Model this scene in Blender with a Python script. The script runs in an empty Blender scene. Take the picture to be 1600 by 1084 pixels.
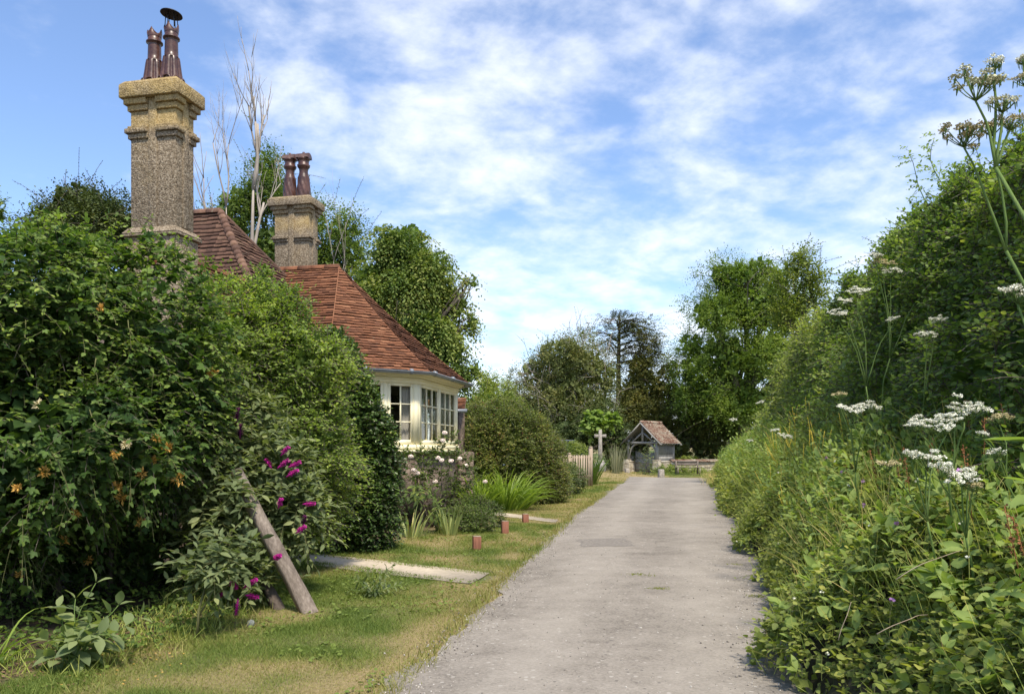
import bpy, math, random
import numpy as np
from mathutils import Vector

# ------------------------------------------------------------------ camera, sky, sun, exposure
scene = bpy.context.scene
FPX, CX, HZ, EYE = 1256.0, 800.0, 703.0, 1.55      # focal length and horizon in photo pixels, eye height in metres
cd = bpy.data.cameras.new('camera')
cd.sensor_width = 36.0
cd.lens = FPX / 1600 * 36.0
cd.shift_y = (HZ - 542) / 1600
cd.clip_start = 0.05
cd.clip_end = 2000
cam = bpy.data.objects.new('camera', cd)
scene.collection.objects.link(cam)
cam.location = (0, 0, EYE)
cam.rotation_euler = (math.pi / 2, 0, 0)
scene.camera = cam

SUN_EL, SUN_AZ = math.radians(59), (0.38, -0.90)
w = bpy.data.worlds.new('World'); scene.world = w; w.use_nodes = True
nt = w.node_tree; nt.nodes.clear()
def N(tree, typ, **kw):
    n = tree.nodes.new(typ)
    for k, v in kw.items(): setattr(n, k, v)
    return n
L = nt.links.new
out = N(nt, 'ShaderNodeOutputWorld'); bg = N(nt, 'ShaderNodeBackground')
sky = N(nt, 'ShaderNodeTexSky'); sky.sky_type = 'NISHITA'; sky.sun_disc = False
sky.sun_elevation = SUN_EL
sky.sun_rotation = math.atan2(SUN_AZ[0], SUN_AZ[1])
sky.altitude = 50; sky.air_density = 1.0; sky.dust_density = 0.6; sky.ozone_density = 2.0
tc = N(nt, 'ShaderNodeTexCoord'); sep = N(nt, 'ShaderNodeSeparateXYZ'); L(tc.outputs['Generated'], sep.inputs[0])
def M(op, a, b=None, c=None, tree=nt, clamp=False):
    for v in (a, b, c):
        if v is not None and not isinstance(v, (int, float)): tree = v.id_data
    n = N(tree, 'ShaderNodeMath', operation=op, use_clamp=clamp)
    for i, v in enumerate((a, b, c)):
        if v is None: continue
        if isinstance(v, (int, float)): n.inputs[i].default_value = v
        else: tree.links.new(v, n.inputs[i])
    return n.outputs[0]
zc = M('ADD', M('MAXIMUM', sep.outputs[2], 0.0), 0.24)
u_ = M('DIVIDE', sep.outputs[0], zc); v_ = M('DIVIDE', sep.outputs[1], zc)
cmb = N(nt, 'ShaderNodeCombineXYZ'); L(u_, cmb.inputs[0]); L(v_, cmb.inputs[1])
mp = N(nt, 'ShaderNodeMapping'); mp.inputs['Rotation'].default_value = (0, 0, math.radians(-28)); mp.inputs['Scale'].default_value = (1.0, 1.05, 1)
mp.inputs['Location'].default_value = (2.35, 0.9, 0)
L(cmb.outputs[0], mp.inputs[0])
n1 = N(nt, 'ShaderNodeTexNoise'); n1.inputs['Scale'].default_value = 4.3; n1.inputs['Detail'].default_value = 8; n1.inputs['Roughness'].default_value = 0.53; n1.inputs['Distortion'].default_value = 0.3
n2 = N(nt, 'ShaderNodeTexNoise'); n2.inputs['Scale'].default_value = 0.8; n2.inputs['Detail'].default_value = 2
n3 = N(nt, 'ShaderNodeTexNoise'); n3.inputs['Scale'].default_value = 14; n3.inputs['Detail'].default_value = 5; n3.inputs['Roughness'].default_value = 0.6
for n in (n1, n2, n3): L(mp.outputs[0], n.inputs['Vector'])
# coverage: thicker straight ahead and to the east of the lane, thin over the cottage
side = M('MULTIPLY', M('ADD', sep.outputs[0], 0.22), 0.9)
side = M('MINIMUM', M('MAXIMUM', side, -0.26), 0.11)
cov = M('ADD', M('ADD', M('MULTIPLY', n1.outputs[0], 1.0), M('MULTIPLY', n2.outputs[0], 0.55)), M('ADD', M('MULTIPLY', n3.outputs[0], 0.42), side))
low = M('MULTIPLY', M('SUBTRACT', 0.26, sep.outputs[2]), 0.22)
cov = M('ADD', cov, M('MAXIMUM', low, 0.0))
mr = N(nt, 'ShaderNodeMapRange', interpolation_type='SMOOTHSTEP'); mr.inputs['From Min'].default_value = 0.84; mr.inputs['From Max'].default_value = 1.42
L(cov, mr.inputs['Value'])
cl = M('MULTIPLY', mr.outputs[0], 0.80)
mixc = N(nt, 'ShaderNodeMix', data_type='RGBA'); L(cl, mixc.inputs['Factor'])
tint = N(nt, 'ShaderNodeMix', data_type='RGBA', blend_type='MULTIPLY'); tint.inputs['Factor'].default_value = 1.0
L(sky.outputs[0], tint.inputs['A']); tint.inputs['B'].default_value = (0.94, 0.975, 1.07, 1)
L(tint.outputs['Result'], mixc.inputs['A']); mixc.inputs['B'].default_value = (5.5, 5.65, 5.95, 1)
L(mixc.outputs['Result'], bg.inputs[0]); bg.inputs[1].default_value = 0.135
L(bg.outputs[0], out.inputs[0])
ld = bpy.data.lights.new('sun', 'SUN'); ld.energy = 3.3; ld.angle = math.radians(7.0); ld.color = (1.0, 0.90, 0.76)
sun = bpy.data.objects.new('sun', ld); scene.collection.objects.link(sun)
ts = Vector((SUN_AZ[0], SUN_AZ[1], 0)).normalized() * math.cos(SUN_EL); ts.z = math.sin(SUN_EL)
sun.rotation_euler = ts.to_track_quat('Z', 'Y').to_euler(); sun.location = (20, -20, 40)
vs = scene.view_settings; vs.view_transform = 'Standard'; vs.look = 'None'; vs.gamma = 1.0; vs.exposure = 0.78
scene.cycles.max_bounces = 6; scene.cycles.transparent_max_bounces = 8
scene.cycles.use_denoising = True

# ------------------------------------------------------------------ helpers
COL = scene.collection
def P(px, py, y):
    """photo pixel at distance y -> world point"""
    return np.array(((px - CX) / FPX * y, y, EYE + (HZ - py) / FPX * y))

class G:
    """collects vertices and faces, builds ONE mesh object"""
    def __init__(s): s.V = []; s.n = 0; s.F = {}
    def add(s, V, faces, tint=0.5):
        V = np.asarray(V, float).reshape(-1, 3)
        for f in faces:
            s.F.setdefault(len(f), []).append((np.array([f], np.int64) + s.n, np.array([tint], float)))
        s.V.append(V); s.n += len(V)
    def addk(s, V, F, tint):
        """many faces of one size: V (n,3), F (m,k), tint (m,) or scalar"""
        V = np.asarray(V, float).reshape(-1, 3); F = np.asarray(F, np.int64)
        t = np.full(len(F), tint, float) if np.isscalar(tint) else np.asarray(tint, float)
        s.F.setdefault(F.shape[1], []).append((F + s.n, t)); s.V.append(V); s.n += len(V)
    def box(s, c, size, ex=(1, 0, 0), ey=(0, 1, 0), ez=(0, 0, 1), tint=0.5, taper=1.0):
        c = np.array(c, float); h = np.array(size, float) / 2
        ex, ey, ez = (np.array(e, float) for e in (ex, ey, ez))
        V = [c + ex * h[0] * a * (taper if k > 0 else 1) + ey * h[1] * b * (taper if k > 0 else 1) + ez * h[2] * k
             for k in (-1, 1) for a, b in ((-1, -1), (1, -1), (1, 1), (-1, 1))]
        s.add(V, [(3, 2, 1, 0), (4, 5, 6, 7), (0, 1, 5, 4), (1, 2, 6, 5), (2, 3, 7, 6), (3, 0, 4, 7)], tint)
    def bar(s, a, b, wd, th, up=(0, 0, 1), tint=0.5):
        a = np.array(a, float); b = np.array(b, float); d = b - a; l = np.linalg.norm(d); d = d / l
        x = np.cross(d, up); x /= np.linalg.norm(x); z = np.cross(x, d)
        s.box((a + b) / 2, (wd, l, th), x, d, z, tint)
    def tube(s, pts, rad, n=6, tint=0.5, cap=True):
        pts = np.array(pts, float); m = len(pts)
        rad = np.full(m, rad, float) if np.isscalar(rad) else np.array(rad, float)
        t = np.gradient(pts, axis=0); t /= (np.linalg.norm(t, axis=1)[:, None] + 1e-9)
        ref = np.array((0.31, 0.17, 0.93)); 
        if abs(np.dot(t[0], ref)) > .93: ref = np.array((1.0, 0, 0))
        x = np.cross(t, ref); x /= np.linalg.norm(x, axis=1)[:, None]; y = np.cross(t, x)
        a = np.arange(n) / n * 2 * math.pi
        V = pts[:, None] + rad[:, None, None] * (x[:, None] * np.cos(a)[None, :, None] + y[:, None] * np.sin(a)[None, :, None])
        i = np.arange(m - 1)[:, None] * n; j = np.arange(n)[None]; k = (j + 1) % n
        F = np.stack([i + j, i + k, i + n + k, i + n + j], -1).reshape(-1, 4)
        base = s.n
        s.addk(V, F, tint)
        if cap:
            s.F.setdefault(n, []).append((np.array([np.arange(n)[::-1], (m - 1) * n + np.arange(n)]) + base, np.array([tint, tint])))
    def lathe(s, prof, c=(0, 0, 0), n=16, mod=None, tint=0.5, axis=None):
        """prof: list of (r, z)"""
        prof = np.array(prof, float); a = np.arange(n) / n * 2 * math.pi
        R = prof[:, 0][:, None] * np.ones(n)[None]
        if mod is not None: R = mod(R, a[None], prof[:, 1][:, None])
        V = np.stack([R * np.cos(a), R * np.sin(a), prof[:, 1][:, None] * np.ones(n)[None]], -1)
        if axis is not None:
            ax = np.array(axis, float); ax /= np.linalg.norm(ax); x = np.cross((0, 1, 0), ax); x /= np.linalg.norm(x); y = np.cross(ax, x)
            V = V[..., :1] * x + V[..., 1:2] * y + V[..., 2:] * ax
        V = V + np.array(c, float)
        m = len(prof); i = np.arange(m - 1)[:, None] * n; j = np.arange(n)[None]; k = (j + 1) % n
        s.addk(V, np.stack([i + j, i + k, i + n + k, i + n + j], -1).reshape(-1, 4), tint)
    def build(s, name, mat, parent=None, smooth=False):
        me = bpy.data.meshes.new(name)
        V = np.concatenate(s.V) if s.V else np.zeros((0, 3))
        idx, starts, tints, pos = [], [], [], 0
        for k, lst in s.F.items():
            f = np.concatenate([a for a, _ in lst]); t = np.concatenate([b for _, b in lst])
            idx.append(f.ravel()); starts.append(pos + np.arange(len(f)) * k); tints.append(t); pos += f.size
        idx = np.concatenate(idx); starts = np.concatenate(starts); tints = np.concatenate(tints)
        me.vertices.add(len(V)); me.vertices.foreach_set('co', V.astype(np.float32).ravel())
        me.loops.add(len(idx)); me.loops.foreach_set('vertex_index', idx.astype(np.int32))
        me.polygons.add(len(starts)); me.polygons.foreach_set('loop_start', starts.astype(np.int32))
        if smooth: me.polygons.foreach_set('use_smooth', np.ones(len(starts), bool))
        at = me.attributes.new('tint', 'FLOAT', 'FACE'); at.data.foreach_set('value', tints.astype(np.float32))
        me.update(calc_edges=True)
        me.materials.append(mat)
        o = bpy.data.objects.new(name, me); COL.objects.link(o)
        if parent is not None:
            o.parent = parent
            if parent.get('_wm'): pass
        return o

def tag(o, label=None, cat=None, group=None, kind=None):
    if label: o['label'] = label
    if cat: o['category'] = cat
    if group: o['group'] = group
    if kind: o['kind'] = kind
    return o
def thing(name, loc, label, cat, group=None):
    """an Empty at the base of a thing; parts are built in world coordinates and moved under it"""
    o = bpy.data.objects.new(name, None); COL.objects.link(o); o.location = tuple(float(x) for x in loc)
    o.empty_display_size = 0.2
    return tag(o, label, cat, group)
def part(g, name, mat, root, smooth=False, top=None):
    """build g (world coordinates) as a part below root (top: the top-level empty, when root is itself a part)"""
    off = np.array((top or root).location)
    g.V = [v - off for v in g.V]
    return g.build(name, mat, root, smooth)

def nrm(v): return v / (np.linalg.norm(v, axis=-1, keepdims=True) + 1e-9)

# smooth value noise in numpy (used for lumps, dryness of the grass, clump colours)
def _h(ix, iy, iz, seed):
    n = (ix * 374761393 + iy * 668265263 + iz * 2147483647 + seed * 1274126177) & 0xFFFFFFFF
    n = ((n ^ (n >> 13)) * 1274126177) & 0xFFFFFFFF
    return ((n ^ (n >> 16)) & 0xFFFF) / 65535.0
def vnoise(p, scale, seed=0):
    p = np.asarray(p, float) * scale
    i = np.floor(p).astype(np.int64); f = p - i; f = f * f * (3 - 2 * f)
    r = 0
    for dx in (0, 1):
        for dy in (0, 1):
            for dz in (0, 1):
                wgt = (f[..., 0] if dx else 1 - f[..., 0]) * (f[..., 1] if dy else 1 - f[..., 1]) * (f[..., 2] if dz else 1 - f[..., 2])
                r = r + wgt * _h(i[..., 0] + dx, i[..., 1] + dy, i[..., 2] + dz, seed)
    return r

# ------------------------------------------------------------------ leaf machinery
def T_(verts, faces): return np.array(verts, float), [tuple(f) for f in faces]
LEAF_D = T_([(0, 0, 0), (-.32, .45, .07), (0, 1, -.06), (.32, .45, .07)], [(0, 2, 1), (0, 3, 2)])                       # plain folded leaf
LEAF_N = T_([(0, 0, 0), (-.15, .4, .04), (0, 1, -.12), (.15, .4, .04)], [(0, 2, 1), (0, 3, 2)])                         # narrow
LEAF_O = T_([(0, 0, 0), (-.24, .2, .05), (-.33, .5, .06), (-.18, .82, 0), (0, 1, -.08), (.18, .82, 0), (.33, .5, .06), (.24, .2, .05), (0, .5, -.02)],
            [(0, 8, 1), (1, 8, 2), (2, 8, 3), (3, 8, 4), (4, 8, 5), (5, 8, 6), (6, 8, 7), (7, 8, 0)])                  # oval with a midrib
LEAF_H = T_([(0, 0, 0), (-.30, -.06, .05), (-.42, .22, .04), (-.62, .55, -.04), (-.24, .50, .06), (-.22, .74, .03), (0, 1, -.1), (.22, .74, .03),
             (.24, .50, .06), (.62, .55, -.04), (.42, .22, .04), (.30, -.06, .05), (0, .4, -.01)],
            [(0, 12, 1), (1, 12, 2), (2, 12, 3), (3, 12, 4), (4, 12, 5), (5, 12, 6), (6, 12, 7), (7, 12, 8), (8, 12, 9), (9, 12, 10), (10, 12, 11), (11, 12, 0)])  # three-lobed hop leaf
LEAF_L = T_([(0, 0, 0), (-.13, .3, .03), (-.15, .55, .03), (-.08, .82, -.06), (0, 1, -.16), (.08, .82, -.06), (.15, .55, .03), (.13, .3, .03), (0, .55, -.02)],
            [(0, 8, 1), (1, 8, 2), (2, 8, 3), (3, 8, 4), (4, 8, 5), (5, 8, 6), (6, 8, 7), (7, 8, 0)])                  # long lance leaf
STICK = T_([(-.5, 0, -.29), (.5, 0, -.29), (0, 0, .58), (-.3, 1, -.17), (.3, 1, -.17), (0, 1, .35)], [(0, 1, 4, 3), (1, 2, 5, 4), (2, 0, 3, 5)])

def put(g, tpl, pos, d, up, size, width=1.0, tint=0.5):
    """instances of a template: y along d, z near up"""
    TV, TF = tpl
    n = len(pos)
    if n == 0: return
    size = np.broadcast_to(np.asarray(size, float), (n,)); width = np.broadcast_to(np.asarray(width, float), (n,))
    tint = np.broadcast_to(np.asarray(tint, float), (n,))
    y = nrm(d); x = np.cross(y, up); bad = np.linalg.norm(x, axis=1) < 1e-4
    x[bad] = np.array((1.0, 0, 0)); x = nrm(x); z = np.cross(x, y)
    s = size[:, None, None]
    V = pos[:, None] + s * (TV[None, :, 0, None] * width[:, None, None] * x[:, None] + TV[None, :, 1, None] * y[:, None] + TV[None, :, 2, None] * z[:, None])
    F = np.array(TF); m = len(TV)
    FF = (F[None] + (np.arange(n) * m)[:, None, None]).reshape(-1, F.shape[1])
    g.addk(V.reshape(-1, 3), FF, np.repeat(tint, len(TF)))
def sticks(g, a, b, r, tint=0.5):
    d = b - a; l = np.linalg.norm(d, axis=1)
    TV, TF = STICK
    n = len(a); r = np.broadcast_to(np.asarray(r, float), (n,))
    y = nrm(d); ref = np.tile(np.array((.3, .2, .93)), (n, 1)); x = nrm(np.cross(y, ref)); z = np.cross(x, y)
    V = a[:, None] + 2 * r[:, None, None] * (TV[None, :, 0, None] * x[:, None] + TV[None, :, 2, None] * z[:, None]) + l[:, None, None] * TV[None, :, 1, None] * y[:, None]
    F = np.array(TF); FF = (F[None] + (np.arange(n) * len(TV))[:, None, None]).reshape(-1, 4)
    g.addk(V.reshape(-1, 3), FF, tint if np.isscalar(tint) else np.repeat(tint, 3))

def rdir(rng, n): return nrm(rng.normal(size=(n, 3)))
def shell(blobs, n, rng, depth=0.12, lump=0.22, lumpscale=2.2, seed=0, zmin=0.05, back=0.45, cut=0.86):
    """points + outward normals on the lumpy outside of a union of ellipsoids; blobs (m,6): centre, radii"""
    B = np.array(blobs, float)
    a = (B[:, 3] * B[:, 4] + B[:, 4] * B[:, 5] + B[:, 3] * B[:, 5]); pr = a / a.sum()
    outp, outn, got = [], [], 0
    for _ in range(12):
        m = int((n - got) * 2.2) + 50
        k = rng.choice(len(B), m, p=pr); d = rdir(rng, m)
        c = B[k, :3]; r = B[k, 3:]
        q = c + r * d
        f = 1 + lump * (vnoise(q, lumpscale, seed) * 2 - 1) + lump * .5 * (vnoise(q, lumpscale * 2.3, seed + 5) * 2 - 1) - depth * rng.random(m) ** 2
        p = c + r * d * f[:, None]
        nn = nrm(d / r)
        ok = p[:, 2] > zmin
        tocam = nrm(np.array((0, 0, EYE)) - p)
        ok &= ((nn * tocam).sum(1) > -.35) | (rng.random(m) < back)
        for b in B:
            e = (((p - b[:3]) / b[3:]) ** 2).sum(1)
            ok &= e > cut ** 2 * .72
        outp.append(p[ok]); outn.append(nn[ok]); got += ok.sum()
        if got >= n: break
    return np.concatenate(outp)[:n], np.concatenate(outn)[:n]

def sprays(g, tpl, pos, dirs, length, k, size, rng, droop=0.25, spread=.9, width=1.0, updir=None, tint=None, tj=.16, upw=.9, gs=None, gsr=.003, szj=.35):
    """leafy shoots: k leaves alternating along each shoot"""
    n = len(pos); length = np.broadcast_to(np.asarray(length, float), (n,))
    size = np.broadcast_to(np.asarray(size, float), (n,))
    tint = np.full(n, .5) if tint is None else np.broadcast_to(tint, (n,))
    dirs = nrm(dirs)
    sd = np.cross(dirs, np.array((0, 0, 1.0)) + .2 * rng.normal(size=(n, 3))); sd = nrm(sd)
    prev = pos
    for j in range(k):
        t = (j + .7) / k
        p = pos + dirs * (length * t)[:, None] + np.array((0, 0, -1.0)) * (droop * length * t * t)[:, None]
        if gs is not None: sticks(gs, prev, p, gsr); 
        prev = p
        sg = 1 if j % 2 else -1
        last = (j == k - 1)
        ld = dirs * (1.0 if last else .45) + sd * (0 if last else sg * spread) + rng.normal(size=(n, 3)) * .3 + np.array((0, 0, -1.0)) * droop * .8
        up = np.array((0, 0, 1.0)) * upw + dirs * .35 + rng.normal(size=(n, 3)) * .42
        put(g, tpl, p, ld, up, size * (1 - szj * .6 * t + szj * (rng.random(n) - .5)), width, np.clip(tint + tj * rng.normal(size=n) + .10 * (t - .5), 0, 1))

# ------------------------------------------------------------------ materials (all procedural)
def newmat(name):
    m = bpy.data.materials.new(name); m.use_nodes = True; m.node_tree.nodes.clear()
    return m, m.node_tree
def ramp(tree, fac, cols):
    r = N(tree, 'ShaderNodeValToRGB'); e = r.color_ramp.elements
    while len(e) < len(cols): e.new(0.5)
    for i, (p, c) in enumerate(cols): e[i].position = p; e[i].color = (*c, 1)
    tree.links.new(fac, r.inputs[0]); return r.outputs[0]
def noise(tree, scale, detail=4, rough=.55, coord='Object', dist=0.0, vec=None):
    n = N(tree, 'ShaderNodeTexNoise'); n.inputs['Scale'].default_value = scale; n.inputs['Detail'].default_value = detail
    n.inputs['Roughness'].default_value = rough; n.inputs['Distortion'].default_value = dist
    if vec is None: vec = N(tree, 'ShaderNodeNewGeometry').outputs['Position']
    tree.links.new(vec, n.inputs['Vector'])
    return n.outputs[0]
def attr(tree): 
    a = N(tree, 'ShaderNodeAttribute'); a.attribute_name = 'tint'; return a.outputs['Fac']
def mixc_(tree, fac, a, b, mode='MIX'):
    n = N(tree, 'ShaderNodeMix', data_type='RGBA', blend_type=mode)
    for s, v in (('Factor', fac), ('A', a), ('B', b)):
        if isinstance(v, (int, float)): n.inputs[s].default_value = v
        elif isinstance(v, tuple): n.inputs[s].default_value = (*v, 1)
        else: tree.links.new(v, n.inputs[s])
    return n.outputs['Result']
def bump(tree, h, strength=.5, dist=.02):
    b = N(tree, 'ShaderNodeBump'); b.inputs['Strength'].default_value = strength; b.inputs['Distance'].default_value = dist
    tree.links.new(h, b.inputs['Height']); return b.outputs[0]
def finish(tree, col, rough=.8, normal=None, spec=.3, metal=0.0, coat=0.0):
    o = N(tree, 'ShaderNodeOutputMaterial'); b = N(tree, 'ShaderNodeBsdfPrincipled')
    if isinstance(col, tuple): b.inputs['Base Color'].default_value = (*col, 1)
    else: tree.links.new(col, b.inputs['Base Color'])
    if isinstance(rough, (int, float)): b.inputs['Roughness'].default_value = rough
    else: tree.links.new(rough, b.inputs['Roughness'])
    b.inputs['Specular IOR Level'].default_value = spec; b.inputs['Metallic'].default_value = metal; b.inputs['Coat Weight'].default_value = coat
    if normal is not None: tree.links.new(normal, b.inputs['Normal'])
    tree.links.new(b.outputs[0], o.inputs[0]); return b, o

def leafmat(name, cols, trans=.38, rough=.58, spec=.22, clump=.9):
    m, t = newmat(name)
    cols = [(c[0] * 2.35, c[1] * 1.70, c[2] * 1.70) for c in cols]
    a = attr(t)
    c = noise(t, clump, 3)
    f = M('ADD', M('MULTIPLY', a, .78), M('MULTIPLY', M('SUBTRACT', c, .5), .75), tree=t)
    f = M('ADD', f, .11, tree=t, clamp=True)
    col = ramp(t, f, [(i / (len(cols) - 1), c) for i, c in enumerate(cols)])
    b, o = finish(t, col, rough, spec=spec)
    tr = N(t, 'ShaderNodeBsdfTranslucent'); 
    t.links.new(mixc_(t, 1.0, col, (1.35, 1.45, .55), 'MULTIPLY'), tr.inputs[0])
    mx = N(t, 'ShaderNodeMixShader'); mx.inputs[0].default_value = trans
    t.links.new(b.outputs[0], mx.inputs[1]); t.links.new(tr.outputs[0], mx.inputs[2]); t.links.new(mx.outputs[0], o.inputs[0])
    return m

MAT = {}
MAT['hop'] = leafmat('hop_leaf', [(.008, .025, .010), (.024, .064, .017), (.048, .112, .024), (.10, .19, .038)])
MAT['honey'] = leafmat('honeysuckle_leaf', [(.013, .032, .010), (.042, .092, .022), (.09, .175, .036), (.18, .29, .055)])
MAT['climber'] = leafmat('climber_leaf', [(.024, .056, .015), (.065, .135, .028), (.119, .216, .043), (.216, .324, .065)])
MAT['ivy'] = leafmat('ivy_leaf', [(.010, .028, .009), (.026, .066, .016), (.050, .115, .022), (.14, .20, .035)], trans=.2, rough=.36, spec=.4)
MAT['buddleia'] = leafmat('buddleia_leaf', [(.025, .05, .022), (.055, .10, .045), (.09, .15, .065), (.15, .22, .09)], rough=.6)
MAT['sapling'] = leafmat('sapling_leaf', [(.045, .085, .045), (.075, .135, .060), (.10, .17, .07), (.13, .20, .08)], rough=.55)
MAT['rose'] = leafmat('rose_leaf', [(.016, .040, .014), (.038, .080, .022), (.065, .125, .03), (.11, .17, .04)])
MAT['fuchsia'] = leafmat('bush_leaf', [(.026, .052, .016), (.058, .105, .028), (.10, .155, .040), (.17, .165, .06)])
MAT['strap'] = leafmat('strap_leaf', [(.035, .085, .015), (.07, .15, .025), (.11, .21, .038), (.16, .27, .06)], trans=.4, rough=.4)
MAT['iris'] = leafmat('iris_leaf', [(.05, .10, .04), (.09, .16, .065), (.14, .22, .08), (.22, .28, .10)], trans=.3, rough=.45)
MAT['silver'] = leafmat('grey_leaf', [(.05, .085, .05), (.09, .13, .085), (.14, .19, .13), (.2, .25, .17)], rough=.7)
MAT['lime'] = leafmat('lime_leaf', [(.015, .043, .013), (.053, .112, .025), (.106, .175, .043), (.194, .244, .094)], trans=.34)
MAT['poplar'] = leafmat('poplar_leaf', [(.02, .05, .014), (.045, .095, .024), (.08, .15, .035), (.13, .21, .05)])
MAT['dark'] = leafmat('evergreen_leaf', [(.012, .028, .010), (.026, .052, .016), (.045, .078, .022), (.075, .105, .03)], trans=.15)
MAT['hawthorn'] = leafmat('hawthorn_leaf', [(.026, .050, .019), (.055, .094, .031), (.090, .130, .043), (.144, .162, .060)], trans=.2)
MAT['yew'] = leafmat('yew_leaf', [(.015, .029, .009), (.035, .057, .013), (.064, .086, .018), (.105, .110, .026)], trans=.12)
MAT['ash'] = leafmat('roadside_tree_leaf', [(.022, .056, .012), (.055, .118, .024), (.092, .172, .036), (.15, .23, .055)], trans=.42)
MAT['maple'] = leafmat('maple_leaf', [(.035, .075, .016), (.065, .12, .026), (.10, .165, .036), (.17, .19, .05)], trans=.4)
MAT['catalpa'] = leafmat('catalpa_leaf', [(.045, .10, .022), (.07, .145, .03), (.095, .185, .04), (.12, .22, .06)], trans=.4)
MAT['hedge'] = leafmat('hedge_leaf', [(.021, .052, .016), (.055, .120, .029), (.101, .189, .044), (.182, .273, .072)], trans=.40)
MAT['hedge_light'] = leafmat('light_hedge_leaf', [(.040, .081, .023), (.083, .149, .041), (.132, .213, .060), (.196, .276, .086)], trans=.42)
MAT['bramble'] = leafmat('bramble_leaf', [(.039, .073, .020), (.083, .144, .033), (.134, .207, .049), (.201, .275, .073)], clump=1.6)
MAT['rosehip'] = leafmat('dog_rose_leaf', [(.044, .099, .028), (.083, .165, .044), (.121, .220, .061), (.176, .286, .088)], trans=.4)
MAT['grass'] = leafmat('grass_blade', [(.042, .092, .018), (.075, .135, .028), (.120, .160, .050), (.185, .200, .11)], trans=.25, rough=.6, clump=.01)
MAT['tallgrass'] = leafmat('tall_grass', [(.069, .144, .032), (.127, .218, .048), (.196, .276, .081), (.345, .333, .172)], trans=.35, clump=.5)

def woodmat(name, cols, scale=9, rough=.85):
    m, t = newmat(name)
    g = N(t, 'ShaderNodeNewGeometry')
    mp = N(t, 'ShaderNodeMapping'); mp.inputs['Scale'].default_value = (1, 1, .12); t.links.new(g.outputs['Position'], mp.inputs[0])
    n = noise(t, scale * 4, 6, .65, vec=mp.outputs[0]); n2 = noise(t, scale * .35, 3)
    f = M('ADD', M('MULTIPLY', n, .7), M('MULTIPLY', n2, .4), tree=t)
    f = M('ADD', f, M('MULTIPLY', M('SUBTRACT', attr(t), .5), .3), tree=t)
    finish(t, ramp(t, f, [(.3, cols[0]), (.55, cols[1]), (.8, cols[2])]), rough, bump(t, n, .6, .012), spec=.2)
    return m
MAT['oldwood'] = woodmat('weathered_timber', [(.06, .048, .038), (.20, .165, .135), (.36, .31, .26)])
MAT['oldwood_dark'] = woodmat('darker_timber', [(.055, .042, .035), (.105, .085, .07), (.17, .14, .115)])  # darker wood tones for the whole of the shorter prop
MAT['gatewood'] = woodmat('silver_grey_oak', [(.15, .145, .13), (.30, .29, .265), (.44, .42, .38)], 6)
MAT['fence'] = woodmat('fence_timber', [(.24, .19, .14), (.36, .29, .21), (.46, .38, .29)], 7)
MAT['post'] = woodmat('red_stained_post', [(.17, .075, .05), (.27, .12, .08), (.36, .17, .115)], 10)
MAT['bark'] = woodmat('bark', [(.055, .045, .035), (.12, .10, .08), (.20, .175, .145)], 4)
MAT['deadwood'] = woodmat('bare_pale_bark', [(.20, .17, .14), (.33, .29, .245), (.45, .40, .34)], 5)
MAT['twig'] = woodmat('green_brown_stem', [(.055, .065, .025), (.11, .115, .045), (.18, .17, .08)], 12)
MAT['greenstem'] = woodmat('green_stem', [(.07, .12, .03), (.12, .19, .05), (.19, .25, .08)], 12)

def simple(name, col, rough=.6, spec=.4, nscale=None, var=.15, metal=0.0, coat=0.0, bmp=0.0):
    m, t = newmat(name)
    if nscale:
        n = noise(t, nscale, 5)
        c = ramp(t, n, [(.3, tuple(x * (1 - var) for x in col)), (.7, tuple(min(1, x * (1 + var)) for x in col))])
        finish(t, c, rough, bump(t, n, bmp, .01) if bmp else None, spec, metal, coat)
    else: finish(t, col, rough, None, spec, metal, coat)
    return m
MAT['cream'] = simple('cream_paint', (.90, .83, .56), .42, .4, 3.0, .05)
MAT['gutter'] = simple('grey_gutter', (.20, .225, .25), .35, .5, 4, .2, coat=.2)
MAT['vent_shade'] = simple('vent_shade', (.008, .007, .006), .9, .1)  # near-black colour standing for the shade inside the pot vents
MAT['cowl'] = simple('black_iron', (.012, .012, .013), .5, .4, 20, .3)
MAT['curtain'] = simple('pale_curtain', (.55, .51, .46), .9, .1, 5, .1)
MAT['notice'] = simple('notice_paper', (.50, .53, .52), .7, .2)
MAT['ink'] = simple('notice_print', (.07, .08, .09), .7, .2)
MAT['interior'] = simple('room_wall', (.20, .165, .13), .9, .1)
MAT['honeyfl'] = simple('honeysuckle_flower', (.60, .36, .09), .6, .2, 30, .45)
MAT['honeypale'] = simple('pale_honeysuckle_flower', (.70, .62, .38), .6, .2, 30, .2)
MAT['budfl'] = simple('magenta_panicle', (.36, .018, .20), .7, .15, 40, .45)
MAT['budold'] = simple('faded_panicle', (.075, .012, .05), .8, .1, 40, .5)
MAT['rosefl'] = simple('pale_pink_petal', (.86, .74, .66), .55, .2, 25, .15)
MAT['umbel'] = simple('umbel_white', (.70, .70, .57), .7, .2, 40, .12)
MAT['umbelgreen'] = simple('umbel_greenish', (.50, .50, .33), .7, .2, 40, .25)
MAT['umbelbud'] = simple('umbel_fading', (.48, .42, .22), .7, .2, 40, .3)
MAT['yellowfl'] = simple('yellow_flower', (.62, .47, .06), .6, .2)
MAT['pinkfl'] = simple('mauve_flower', (.52, .28, .55), .6, .2)
MAT['dock'] = simple('rusty_seed_head', (.22, .10, .045), .8, .1, 20, .4)
MAT['carpaint'] = simple('car_paint', (.16, .17, .18), .25, .5, coat=1.0)
MAT['carglass'] = simple('car_glass', (.012, .014, .018), .08, .6)
MAT['tyre'] = simple('rubber', (.02, .02, .02), .8, .2)
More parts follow.
